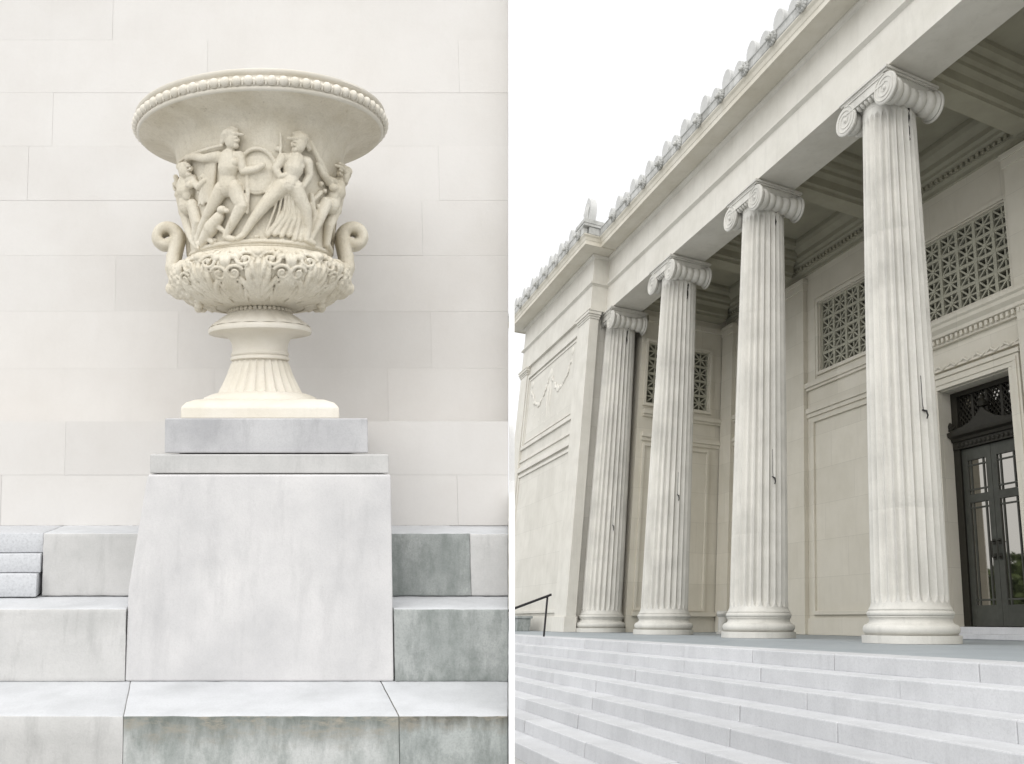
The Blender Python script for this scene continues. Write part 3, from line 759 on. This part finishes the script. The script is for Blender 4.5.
# top ledge of blocks under the wall on the left: thin capping
for k, (za, zb, xr, lb) in enumerate(((-.767,-.670,-.972,'lowest of three speckled granite blocks at the left edge'), (-.668,-.588,-.965,'middle of three speckled granite blocks at the left edge'), (-.586,-.5002,-.962,'top one of three speckled granite blocks at the left edge'))):
    lblock('granite_block', -2.2, -.24+.03*k, .6, za, zb, M['speckle'], lb, 'granite block', x1=xr, bevel=.004, group='speckled granite blocks at the left edge')
# ashlar wall: a projecting lower course band and the plain field above it
wl = empty('stone_wall', LF, (0,.8,-.5), 'broad pale ashlar wall of smooth limestone blocks behind the urn', 'wall')
OW = (0,.8,-.5)
def coursed(zs, y0, y1, xl, seed, gap=.0006, skip=None):
    mb = MB(); q = random.Random(seed)
    for z0, z1 in zip(zs[:-1], zs[1:]):
        x = xl-q.random()*.8; end = max(xe(y0, z0), xe(y0, z1))
        while x < end:
            ln = q.uniform(.85, 1.55); b = x+ln
            if b > end-.25: b = 99
            e0, e1 = (xe(y0, z0)-.004, xe(y0, z1)-.004) if b == 99 else (b-gap, b-gap)
            f0, f1 = (xe(y1, z0)-.004, xe(y1, z1)-.004) if b == 99 else (b-gap, b-gap)
            dy = q.uniform(0, .0025)
            g_ = gap*q.choice((.2,.2,.5,1.4))
            mb.hexa([(x+g_, y0+dy, z0+gap*.5), (e0, y0+dy, z0+gap*.5), (f0, y1, z0+gap*.5), (x+g_, y1, z0+gap*.5), (x+g_, y0+dy, z1-gap*.5), (e1, y0+dy, z1-gap*.5), (f1, y1, z1-gap*.5), (x+g_, y1, z1-gap*.5)], q.choice((-.015,0,.008,.01,-.005,-.01)) - (.045 if q.random() < .4 and z0 < .66 and x < -.2 else 0))
            x = b
    return rel(mb, OW)
coursed([-.4997,-.256,.006], .2, .79, -2.0, 4).build('base_course', M['leftwall'], wl, Frame(Vector(), MLFT))
coursed([.0+.325*k for k in range(0, 10)], .8, 1.1, -2.4, 11).build('wall_field', M['leftwall'], wl, Frame(Vector(), MLFT))
bkm = MB(); bkm.box((-2.4,.803,-2.6), (1.15,1.09,2.9)); bkm.box((-2.0,.605,-2.6), (1.1,.79,-.5)); rel(bkm, OW).build('wall_core', M['leftwall'], wl, Frame(Vector(), MLFT))
# added white slab standing in for the divider strip between the two halves
sl = MB(); th = .0195
outl = [(-1.05,ZB),(1.12,ZB),(1.12,2.95),(.66,2.95),(.60,-.30),(-.30,-.42),(-1.05,-.98)]
o0 = (xe(-1.05,ZB), -1.05, ZB); nn = len(outl)
Pv = [(xe(y,z)-o0[0]+k*.0064*(4.2+y+.12*z), y-o0[1], z-o0[2]) for k in (0,1) for y, z in outl]
sl.add(Pv, [tuple(range(nn))[::-1], tuple(range(nn,2*nn))]+[(i,(i+1)%nn,nn+(i+1)%nn,nn+i) for i in range(nn)])
P = [o0]; ya = -1.05; za = ZB
tag(sl.build('divider_slab', M['dividerslab'], None, LF, (P[0][0], ya, za)), 'thin upright white slab added as a divider at the right end of the urn terrace', 'stone slab')

# ---- pedestal
pd = empty('pedestal', LF, (0,-.02,-1.05), 'pale grey granite pedestal with sloping left side, stepped ledge and grey plinth slab', 'pedestal')
FL = Frame(Vector(), MLFT); OP = (0,-.02,-1.05)
bd = MB(); yf, ybk = -.50, .45
poly = [(-.541,-1.0556),(.537,-1.0556),(.543,-.235),(-.464,-.235),(-.470,-.262),(-.536,-.700)]
n = len(poly)
front = [(x, yf+.018*(z+1.05)/.8, z) for x, z in poly]; back = [(x, ybk, z) for x, z in poly]
bd.add(front+back, [tuple(range(n)), tuple(range(n, 2*n))[::-1]] + [(i, (i+1) % n, n+(i+1) % n, n+i) for i in range(n)])
rel(bd, OP).build('body', M['pedestal'], pd, FL, bevel=.008, seg=3)
rel(MB().box((-.458,-.47,-.231), (.536,.45,-.152)), OP).build('ledge', M['capstone'], pd, FL, bevel=.006, seg=3)
rel(MB().box((-.402,-.43,-.147), (.456,.43,-.001)), OP).build('plinth_slab', M['slabstone'], pd, FL, bevel=.006, seg=3)

# ---- urn
urn = empty('marble_urn', LF, (0,0,0), 'large cream marble urn carved with fighting warriors, standing on the pale pedestal', 'urn')
def lathe_part(name, prof, mat, n=160, rad=None, smooth=50, **k):
    return MB().lathe(prof, n, rad=rad).build(name, mat, urn, FL, smooth=smooth, **k)
# square base and foot
fb = MB(); lv = [(.345,0),(.343,.050),(.325,.070),(.285,.086),(.20,.096)]
vs = [(sx*h_, sy*h_, z) for h_, z in lv for sx, sy in ((-1,-1),(1,-1),(1,1),(-1,1))]
fb.add(vs, [(0,1,2,3)]+[(4*k+i, 4*k+(i+1) % 4, 4*k+4+(i+1) % 4, 4*k+4+i) for k in range(4) for i in range(4)]+[(16,17,18,19)])
fb.lathe([(.28,.05),(.278,.092),(.265,.108),(.24,.120),(.215,.128),(.15,.13)], 96)
fb.build('base', M['urnfoot'], urn, FL, bevel=.006, seg=3, smooth=40)
nf = 26
def flute(r, z, a):
    u = (a/(2*PI)*nf) % 1; return r-.017*math.sin(PI*u)**.7*min(1, max(0, (r-.118)/.02))
lathe_part('foot', [(.205,.122),(.197,.138),(.188,.155),(.178,.175),(.166,.20),(.155,.225),(.147,.25),(.139,.27),(.131,.282),(.117,.284)], M['urnfoot'], 208, flute, 40)
lathe_part('stem', [(.125,.282),(.139,.287),(.141,.296),(.136,.303),(.130,.304),(.137,.31),(.139,.318),(.133,.325),(.131,.34),(.136,.37),(.150,.395),(.178,.408),(.215,.412),(.244,.414),(.247,.420),(.246,.432),(.235,.444),(.20,.460)], M['urnfoot'], 96)
lathe_part('foot_petals', [(.236,.442),(.226,.452),(.205,.468),(.18,.487),(.155,.505),(.142,.515),(.12,.516)], M['urnfoot'], 160, lambda r, z, a: r*(1+.035*abs(math.cos(a*9))*(1 if z < .5 else .3)))
bd_ = MB()
for k in range(40):
    a = 2*PI*k/40; bd_.ball((.143*math.cos(a), .143*math.sin(a), .520), .0115, 8, 6)
bd_.lathe([(.13,.51),(.14,.514),(.14,.527),(.13,.53)], 64); bd_.build('bead_ring', M['urn'], urn, FL, smooth=60)
# bowl with acanthus carving, sculpted into the mesh
def fbm(p, o=4):
    return noise.fractal(Vector(p), 1., 2., o)
def bowl_rad(r, z, a):
    t = (z-.53)/(.757-.53)
    if t < .04 or t > 1.0: return r
    k = a*7/PI; u = (k % 1)-.5; alt = int(math.floor(k)) % 2
    d = 0.
    spine = abs(u)
    leafw = .46*math.sin(PI*min(1, t*.92+.08))**.6 if t < 1 else 0
    lob = .5+.5*math.cos((t*7+spine*5)*2*PI*.9)
    if spine < leafw:
        d += .012*(1-(spine/leafw)**2)*(.45+.55*lob)
        if spine < .035: d += .006
        d += .004*math.cos(spine*40)
    else:
        sw = math.sin((u*9+t*5)*PI)*math.sin((t*8-u*4)*PI)
        d += .007*max(0, sw)
    d += .006*max(0, fbm((math.cos(a)*9, math.sin(a)*9, z*26), 3))
    return r+d*min(1, t*6)*min(1, (1-t)*8)
bprof = [(.11,.528),(.16,.530),(.20,.536),(.238,.546)]
ctl = [(.238,.546),(.30,.566),(.358,.600),(.396,.640),(.407,.675),(.399,.708),(.374,.738),(.350,.755)]
def cat(P, n):
    out = []
    for i in range(len(P)-1):
        p0 = Vector(P[max(i-1,0)]); p1 = Vector(P[i]); p2 = Vector(P[i+1]); p3 = Vector(P[min(i+2,len(P)-1)])
        for k in range(n):
            t = k/n; out.append(tuple(.5*((2*p1)+(p2-p0)*t+(2*p0-5*p1+4*p2-p3)*t*t+(3*p1-p0-3*p2+p3)*t**3)))
    out.append(tuple(P[-1])); return out
bprof += [p for p in cat([(a, b) for a, b in ctl], 10)][1:]
bprof += [(.342,.764),(.330,.768)]
lathe_part('bowl', bprof, M['urn'], 420, bowl_rad, 70)
# drum that carries the frieze, flaring to the lip
WP = [(.330,.762),(.340,.772),(.335,.787),(.338,.85),(.352,.95),(.368,1.05),(.386,1.15),(.401,1.23),(.414,1.29),(.428,1.322),(.456,1.345),(.50,1.360),(.55,1.370),(.592,1.379)]
def pit(r, z, a): return r-.006*max(0, fbm((r*math.cos(a)*16, r*math.sin(a)*16, z*16), 4)-.25)*(1.6 if z > 1.30 else .3)
lathe_part('drum', cat(WP, 5), M['urn'], 200, pit, 70)
rim = [(.592,1.378),(.600,1.386),(.600,1.392),(.596,1.398),(.600,1.404)] + [(.600+.012*math.sin(PI*k/8), 1.404+.030*k/8) for k in range(1,9)] + [(.594,1.438),(.594,1.446),(.604,1.452),(.610,1.460),(.609,1.468),(.598,1.474),(.580,1.472),(.555,1.455),(.50,1.43),(.43,1.40),(.385,1.35),(.345,1.2),(.3,1.0),(0.001,.95)]
lathe_part('lip', rim, M['urnfoot'], 220, None, 50)
ed = MB()
for k in range(76):
    a = 2*PI*k/76; ed.ball((.603*math.cos(a), .603*math.sin(a), 1.418), (.0225,.0225,.022), 9, 7)
for k in range(76):
    a = 2*PI*(k+.5)/76; ed.ball((.605*math.cos(a), .605*math.sin(a), 1.415), (.006,.006,.02), 6, 5)
ed.build('egg_moulding', M['urnfoot'], urn, FL, smooth=180)

# relief frieze -------------------------------------------------------
# figures drawn on the unrolled drum: u = metres along the front (x), z = height, d = height above the ground
def wall_r(z):
    z = max(.772, min(1.36, z))
    for (r0, z0), (r1, z1) in zip(WP[:-1], WP[1:]):
        if z0 <= z <= z1: return r0+(r1-r0)*(z-z0)/(z1-z0)
    return .34
def on_drum(x, z, d):
    r = wall_r(z)+d; s = max(-1., min(1., x/r)); a = math.asin(s)
    return (r*math.sin(a), -r*math.cos(a), z)
K = 1/3.184*.00438                # one unit of the sketch in metres at the front of the drum
def sk(cx, cy):
    x = (cx-504)*K*1.03; z = .782+(664-cy)*K*.945
    return x, z
def limb(mb, pts, n=18, lift=1.):
    P = []; Rr = []
    for i in range(len(pts)-1):
        a, b = pts[i], pts[i+1]; m = 5
        for k in range(m):
            t = k/m; P.append([a[j]+(b[j]-a[j])*t for j in range(4)])
    P.append(list(pts[-1]))
    out = []
    for cx, cy, r, d in P:
        x, z = sk(cx, cy); out.append(on_drum(x, z, d*K*lift*.72)); Rr.append(max(.0035, r*K*1.06))
    mb.tube(out, Rr, n)
    for (o_, r_) in ((out[0], Rr[0]), (out[-1], Rr[-1])): mb.ball(o_, r_, 10, 8)
def blob(mb, cx, cy, rx, ry, d, rd):
    x, z = sk(cx, cy); mb.ball(on_drum(x, z, d*K*.74), (rx*K, rd*K*.85, ry*K), 14, 10)
def warrior(mb, hx, hy, sh, hips, arms, legs, face=1, helmet=True):
    """head centre, shoulder pair, hip pair, arm chains, leg chains; (x, y, radius, lift)"""
    sx, sy = (sh[0][0]+sh[1][0])/2, (sh[0][1]+sh[1][1])/2; bx_, by = (hips[0][0]+hips[1][0])/2, (hips[0][1]+hips[1][1])/2
    limb(mb, [(sx, sy+4, 30, 14), (sx*.65+bx_*.35, sy*.62+by*.38, 34, 18), (sx*.35+bx_*.65, sy*.35+by*.65, 27, 15), (bx_, by, 32, 15)])
    limb(mb, [(sh[0][0], sh[0][1], 17, 16), (sh[1][0], sh[1][1], 17, 16)])
    for s_ in (-1, 1):                                       # chest and belly planes
        blob(mb, sx+s_*15, sy+26, 16, 13, 40, 14)
    blob(mb, sx*.4+bx_*.6, sy*.4+by*.6, 17, 22, 34, 12)
    limb(mb, [(sx, sy, 13, 18), (hx, hy+12, 12, 22)])
    blob(mb, hx, hy, 23, 29, 28, 24); blob(mb, hx+face*20, hy+5, 7, 9, 32, 10); blob(mb, hx+face*13, hy+22, 11, 9, 30, 14); blob(mb, hx-face*6, hy-12, 24, 20, 26, 22)
    for w_ in (4, 16): limb(mb, [(hx+face*8, hy+w_-6, 3, 46), (hx+face*18, hy+w_-6, 3, 44)])
    if helmet:
        blob(mb, hx-face*4, hy-20, 29, 20, 26, 24); limb(mb, [(hx-face*30, hy+4, 6, 24), (hx-face*12, hy-8, 6, 40), (hx+face*10, hy-14, 6, 44), (hx+face*36, hy-12, 4, 36)])
        limb(mb, [(hx-face*32, hy+8, 7, 18), (hx-face*26, hy-24, 8, 18), (hx-face*4, hy-40, 8, 20), (hx+face*16, hy-34, 6, 20)])
    else:
        for k_ in range(7): blob(mb, hx-face*8+20*math.cos(k_*.6+2.2), hy-8-18*math.sin(k_*.45+.4), 8, 8, 34, 10)
    for ch in arms+legs: limb(mb, ch)
def frieze():
    mb = MB()
    # ground line under the figures
    limb(mb, [(250,664,7,2),(380,662,8,2),(508,660,7,2),(640,662,8,2),(760,664,7,2)])
    # helmeted spearman looking right, round shield behind him
    warrior(mb, 415, 322, ((374,372),(440,376)), ((384,474),(424,474)),
        [[(372,368,16,20),(326,366,13,24),(284,346,11,22),(268,344,10,22)], [(442,382,16,20),(452,430,13,26),(492,424,11,34),(512,412,10,34)]],
        [[(384,478,25,18),(352,535,19,22),(318,590,13,16),(298,640,10,12),(318,652,9,14)], [(424,480,26,20),(446,545,20,28),(414,606,14,22),(394,642,10,16),(420,652,9,16)]])
    limb(mb, [(236,340,5,20),(300,340,5,26),(384,336,5,24)])
    n = 22                                                   # shield
    for k in range(n):
        a0, a1 = 2*PI*k/n, 2*PI*(k+1)/n
        limb(mb, [(494+60*math.cos(a0), 424+74*math.sin(a0), 7, 9), (494+60*math.cos(a1), 424+74*math.sin(a1), 7, 9)], 7)
    blob(mb, 494, 424, 56, 70, 2, 12); blob(mb, 494, 424, 30, 38, 6, 14)
    limb(mb, [(462,440,7,20),(466,500,7,24),(464,566,5,20)])  # scabbard
    for k in range(5): limb(mb, [(338+k*6,385,7,8),(326+k*7,450,9,12),(312+k*10,505+6*(k % 2),8,10)])   # cloak
    # striding warrior with raised arm
    warrior(mb, 626, 332, ((576,382),(652,382)), ((572,468),(612,468)),
        [[(574,384,17,20),(552,420,13,26),(566,448,10,34),(590,440,9,36)], [(654,386,17,22),(660,430,13,26),(640,468,10,28)]],
        [[(572,474,27,18),(520,540,20,24),(476,600,14,18),(452,640,10,14),(436,650,9,14)], [(612,476,27,20),(648,548,20,28),(656,604,14,22),(650,646,11,16),(676,654,9,16)]], face=-1)
    limb(mb, [(664,318,7,24),(690,366,9,26),(716,404,10,20)])   # club
    limb(mb, [(568,300,4,14),(570,350,4,18),(560,400,4,20)])
    for k in range(6): limb(mb, [(596+k*8,505+k*5,8,10),(570+k*14,580,10,14),(528+k*22,640-4*(k % 2),9,8)])
    for k in range(4): limb(mb, [(620+k*14,600,9,8),(612+k*18,648,10,8)])
    # right hand figures turning away round the drum
    warrior(mb, 782, 382, ((728,424),(786,420)), ((716,498),(754,500)),
        [[(728,426,14,18),(704,408,11,22),(690,380,9,20)], [(784,424,14,16),(790,470,11,18),(764,500,9,22)]],
        [[(716,504,22,16),(694,568,17,22),(672,622,12,16),(662,652,10,12)], [(752,506,22,16),(728,580,17,20),(722,640,12,14),(740,656,9,12)]], face=-1)
    limb(mb, [(668,488,9,6),(676,560,12,8),(664,610,9,8)]); limb(mb, [(700,470,8,10),(664,520,6,10),(690,600,6,10)])
    for k in range(3): limb(mb, [(742+k*10,520,8,6),(752+k*10,600,9,8),(746+k*12,650,9,6)])
    # left hand figure with a staff
    warrior(mb, 262, 384, ((240,416),(284,420)), ((252,498),(284,500)),
        [[(284,424,13,18),(306,456,11,22),(330,440,9,20)], [(242,420,13,14),(240,470,11,14),(262,490,9,18)]],
        [[(254,504,20,14),(266,572,16,18),(284,628,12,14),(300,656,9,10)], [(284,506,20,16),(300,570,16,18),(290,630,11,12)]], helmet=False)
    limb(mb, [(246,396,4,18),(270,520,4,24),(304,664,4,20)])
    # crouching hound between them
    limb(mb, [(322,640,16,16),(348,606,24,22),(374,574,18,26)]); blob(mb, 384, 552, 17, 14, 32, 18); blob(mb, 400, 558, 10, 8, 34, 12)
    limb(mb, [(366,600,10,26),(388,620,7,20),(404,640,7,16)]); limb(mb, [(330,630,11,20),(352,652,8,14)]); limb(mb, [(316,640,7,8),(300,610,5,10)])
    for k in range(7): limb(mb, [(566+k*9,492+k*3,4,24),(548+k*16,560,4,24),(522+k*20,636-4*(k % 2),4,14)])
    for k in range(5): limb(mb, [(346-k*6,392+k*10,3,16),(330-k*5,450+k*8,3,20),(318-k*3,500+k*4,3,16)])
    q = random.Random(5)
    for k in range(26): blob(mb, q.uniform(250,770), q.uniform(640,662), q.uniform(5,11), q.uniform(4,8), 4, 7)
    # trophies and leaves that fill the ground
    for cx, cy in ((316,440),(322,420),(310,470),(336,470),(700,440),(712,460),(690,520),(686,540),(684,570),(560,350)):
        blob(mb, cx, cy, 11, 9, 6, 12)
    return mb
fz = frieze().build('figure_relief', M['urn'], urn, FL, remesh=.0024, smooth=180)
fz2 = fz.copy(); C.objects.link(fz2); fz2.parent = urn        # the far side of the drum carries figures too
fz2.matrix_parent_inverse = Matrix.Identity(4)
half = (MLFT @ Matrix.Rotation(PI, 3, 'Z') @ MLFT.inverted()).to_4x4()
me = fz.data.copy(); me.transform(half); fz2.data = me

# scrolling tendrils over the bowl
def bowl_r(z):
    for (r0, z0), (r1, z1) in zip(bprof[:-1], bprof[1:]):
        if z0 <= z <= z1 and z1 > z0: return r0+(r1-r0)*(z-z0)/(z1-z0)
    return .35
def on_bowl(a, z, d): r = bowl_r(z)+d; return (r*math.sin(a), -r*math.cos(a), z)
tn = MB(); q = random.Random(12); NU = 9
def spiral(c_a, c_z, r0, s_, turns, th0, w0, w1):
    n_ = 30; tn.tube([on_bowl(c_a+s_*r0*(1-.85*i/n_)/.39*math.cos(th0-turns*2*PI*i/n_), c_z+r0*(1-.85*i/n_)*.8*math.sin(th0-turns*2*PI*i/n_), .013+.006*i/n_) for i in range(n_+1)], [w0+(w1-w0)*i/n_ for i in range(n_+1)], 8)
    tn.ball(on_bowl(c_a, c_z, .010), .012, 10, 8)
def frond(a0, z0, a1, z1, bend, w):
    m_ = 8; pts = []
    for i in range(m_+1):
        t = i/m_; pts.append(on_bowl(a0+(a1-a0)*t+bend*math.sin(PI*t), z0+(z1-z0)*t, .004+.012*math.sin(PI*min(1, t*1.1))))
    tn.tube(pts, [w*(.55+.9*math.sin(PI*min(.97, .1+.85*i/m_))) for i in range(m_+1)], 8)
for k in range(NU):
    ac = -.02+k*2*PI/NU
    tn.tube([on_bowl(ac, z, .010) for z in (.552,.59,.63,.67,.70)], [.016,.013,.012,.015,.010], 8)
    tn.ball(on_bowl(ac, .722, .006), (.040,.03,.024), 12, 8); tn.ball(on_bowl(ac, .718, .026), (.018,.016,.016), 10, 8)
    for s in (-1, 1):
        spiral(ac+s*.140, .688, .048, s, 1.5, PI*.95, .0095, .0055)
        spiral(ac+s*.262, .634, .040, s, 1.4, PI*.9, .0085, .005)
        frond(ac+s*.02, .556, ac+s*.095, .672, s*.05, .010)
        frond(ac+s*.04, .554, ac+s*.215, .622, s*.02, .010)
        frond(ac+s*.02, .600, ac+s*.06, .70, s*.02, .008)
        for j in range(3):
            t = .2+.28*j; frond(ac+s*(.03+.15*t), .560+.11*t, ac+s*(.010+.13*t), .605+.10*t, -s*.010, .005)
        frond(ac+s*.17, .70, ac+s*.24, .742, s*.02, .009); frond(ac+s*.20, .69, ac+s*.30, .715, s*.01, .009); frond(ac+s*.16, .72, ac+s*.17, .748, 0, .008)
    am = ac+PI/NU
    for a_ in (ac, am):
        for j in range(-3, 4): frond(a_+.035*j, .538, a_+.060*j, .590+.012*(3-abs(j)), .008*j, .006)
    for s in (-1, 1):
        spiral(am+s*.085, .592, .026, s, 1.2, PI*.9, .0065, .004); frond(am+s*.02, .545, am+s*.10, .585, s*.02, .006)
        for j in range(4): tn.ball(on_bowl(am+s*(.05+.03*j), .715-.012*j, .004), .011, 8, 6)
    for j in range(-2, 3): frond(am+.012*j, .552, am+.040*j, .625+.018*(2-abs(j)), .006*j, .007)
    for j in range(-1, 2): frond(am+.02*j, .66, am+.05*j, .735-.012*abs(j), 0, .009)
tn.build('acanthus_scrolls', M['urn'], urn, FL, remesh=.0028, smooth=180)

# handles with their masks
def handle(sx):
    mb = MB(); n = 8
    ctr = (.452, .882); base = [(.372,.670),(.400,.705),(.416,.735),(.414,.785),(.402,.835)]
    pts = [(sx*x, -.0, z) for x, z in base]; rd = [.052,.048,.043,.039,.037]
    for k in range(1, 30):
        t = k/29; a = PI+.55-t*6.6; rr = .060*(1-.58*t)
        pts.append((sx*(ctr[0]+rr*math.cos(a)), -.002*k*.3, ctr[1]-.004+rr*math.sin(a))); rd.append(.038-.012*t)
    mb.tube(pts, rd, 14)
    for w_ in (-1, 1):                                    # second strand, making the twin stalk
        mb.tube([(p[0], w_*.04, p[2]) for p in pts], [r*.82 for r in rd], 12)
    for k in range(9):
        t = k/8; i = int(t*10); p = pts[i+1]; mb.ball((p[0]+sx*.022, -.04, p[2]), (.016,.016,.014), 8, 6)
    o = mb.build('handle', M['urn'], urn, FL, remesh=.006, smooth=180)
    # bearded mask where the handle grows from the bowl
    mk = MB(); q = random.Random(31); cx, cz = .385, .640
    mk.ball((sx*cx, 0, cz), (.055,.075,.060)); mk.ball((sx*(cx+.045), 0, cz-.005), (.025,.02,.03))
    for w_ in (-1, 1):
        mk.ball((sx*(cx+.035), w_*.03, cz+.018), (.02,.018,.012)); mk.ball((sx*(cx+.03), w_*.035, cz-.01), (.024,.022,.022)); mk.ball((sx*(cx-.01), w_*.075, cz+.01), (.02,.02,.03))
    for k in range(70):
        a = q.uniform(0, 2*PI); rr = q.uniform(.05,.15)
        yy, zz = rr*1.25*math.cos(a), rr*.62*math.sin(a)
        zc = cz+zz-.01; mk.ball((sx*math.sqrt(max(.01, (bowl_r(max(.56, min(.78, zc)))+.010)**2-yy*yy)), yy, zc), (.023,.023,.019), 8, 6)
    mk.build('mask', M['urn'], o, FL, remesh=.0045, smooth=180)
handle(-1); handle(1)

# =================================================================== TREES THAT THE DOOR GLASS MIRRORS
tr = MB(); q = random.Random(17)
def leaf(mb, c, s):
    a = Vector((q.gauss(0,1), q.gauss(0,1), q.gauss(0,1))).normalized(); b = a.orthogonal().normalized(); c2 = a.cross(b)
    mb.add([c+b*s, c+c2*s*.6, c-b*s, c-c2*s*.6], [(0,1,2,3)])
for k in range(15):
    t = (k+.5)/15-.5; base = Vector((-44-.668*52*t+q.uniform(-3,3), -33+.726*44*t+q.uniform(-3,3), 0)); h = q.uniform(11.5,14.5)
    for j in range(2200):
        d = Vector((q.gauss(0,1), q.gauss(0,1), q.gauss(0,1))).normalized()*q.random()**.4
        leaf(tr, base+Vector((d.x*3.0, d.y*3.0, h*.56+d.z*h*.44)), q.uniform(.25,.5))
    tr.tube([base, base+Vector((.2,.1,h*.5)), base+Vector((.1,.3,h*.85))], [.35,.25,.1], 7)
tag(tr.build('treeline', M['leaf'], recalc=False), kind='stuff')

# =================================================================== LIGHT, SKY, CAMERA
SUN_DIR = Vector((.76, -.32, .68)).normalized()     # towards the sun
wd = bpy.data.worlds.new('World'); sc.world = wd; wd.use_nodes = True
nt = wd.node_tree; nt.nodes.clear()
ow = nt.nodes.new('ShaderNodeOutputWorld'); bg = nt.nodes.new('ShaderNodeBackground'); sk_ = nt.nodes.new('ShaderNodeTexSky')
sk_.sky_type = 'NISHITA'; sk_.sun_disc = False
sk_.sun_elevation = math.asin(SUN_DIR.z); sk_.sun_rotation = math.atan2(SUN_DIR.x, SUN_DIR.y)
sk_.air_density = 1.0; sk_.dust_density = 4.0; sk_.ozone_density = 1.0
hs = nt.nodes.new('ShaderNodeHueSaturation'); hs.inputs['Saturation'].default_value = .30
nt.links.new(sk_.outputs[0], hs.inputs['Color'])
# thin bright overcast drifting over the blue
tc = nt.nodes.new('ShaderNodeTexCoord'); cn = nt.nodes.new('ShaderNodeTexNoise'); cn.inputs['Scale'].default_value = 1.6; cn.inputs['Detail'].default_value = 7
nt.links.new(tc.outputs['Generated'], cn.inputs['Vector'])
cr_ = nt.nodes.new('ShaderNodeMapRange'); cr_.inputs[1].default_value = .3; cr_.inputs[2].default_value = .7; cr_.inputs[3].default_value = .84; cr_.inputs[4].default_value = .98
nt.links.new(cn.outputs[0], cr_.inputs[0])
cx_ = nt.nodes.new('ShaderNodeMix'); cx_.data_type = 'RGBA'; nt.links.new(cr_.outputs[0], cx_.inputs[0]); nt.links.new(hs.outputs[0], cx_.inputs[6]); 
# the overcast is brightest around the veiled sun
sdot = nt.nodes.new('ShaderNodeVectorMath'); sdot.operation = 'DOT_PRODUCT'; nt.links.new(tc.outputs['Generated'], sdot.inputs[0]); sdot.inputs[1].default_value = SUN_DIR
glw = nt.nodes.new('ShaderNodeMapRange'); glw.inputs[1].default_value = -.35; glw.inputs[2].default_value = 1.; glw.inputs[3].default_value = 4.0; glw.inputs[4].default_value = 7.2
nt.links.new(sdot.outputs['Value'], glw.inputs[0])
clc = nt.nodes.new('ShaderNodeVectorMath'); clc.operation = 'SCALE'; clc.inputs[0].default_value = (.995, 1., 1.01); nt.links.new(glw.outputs[0], clc.inputs['Scale'])
nt.links.new(clc.outputs[0], cx_.inputs[7])
nt.links.new(cx_.outputs[2], bg.inputs[0]); nt.links.new(bg.outputs[0], ow.inputs[0])
bg.inputs[1].default_value = .13
sd = bpy.data.lights.new('sun', 'SUN'); sd.energy = .5; sd.angle = R(80); sd.color = (1., .965, .91)
so = bpy.data.objects.new('sun', sd); C.objects.link(so); so.rotation_euler = (-SUN_DIR).to_track_quat('-Z', 'Y').to_euler(); so.location = (0,-20,30)

cd = bpy.data.cameras.new('camera'); cam = bpy.data.objects.new('camera', cd); C.objects.link(cam); sc.camera = cam
cd.sensor_fit = 'HORIZONTAL'; cd.sensor_width = 36; cd.lens = 31.3137; cd.shift_x = -.02734; cd.shift_y = -.05078; cd.clip_end = 3000; cd.clip_start = .05
cam.matrix_world = Matrix(((.29107785, .29618448, .90969689, 12.49323), (.95668140, -.09594039, -.27487476, -9.90651), (.00586303, .95030006, -.31128030, 1.48305), (0,0,0,1)))
vs_ = sc.view_settings; sc.display_settings.display_device = 'sRGB'
vs_.view_transform = 'Standard'; vs_.look = 'None'; vs_.exposure = 1.12; vs_.gamma = 1; vs_.use_curve_mapping = False
sc.cycles.max_bounces = 6; sc.cycles.diffuse_bounces = 4; sc.cycles.use_denoising = True
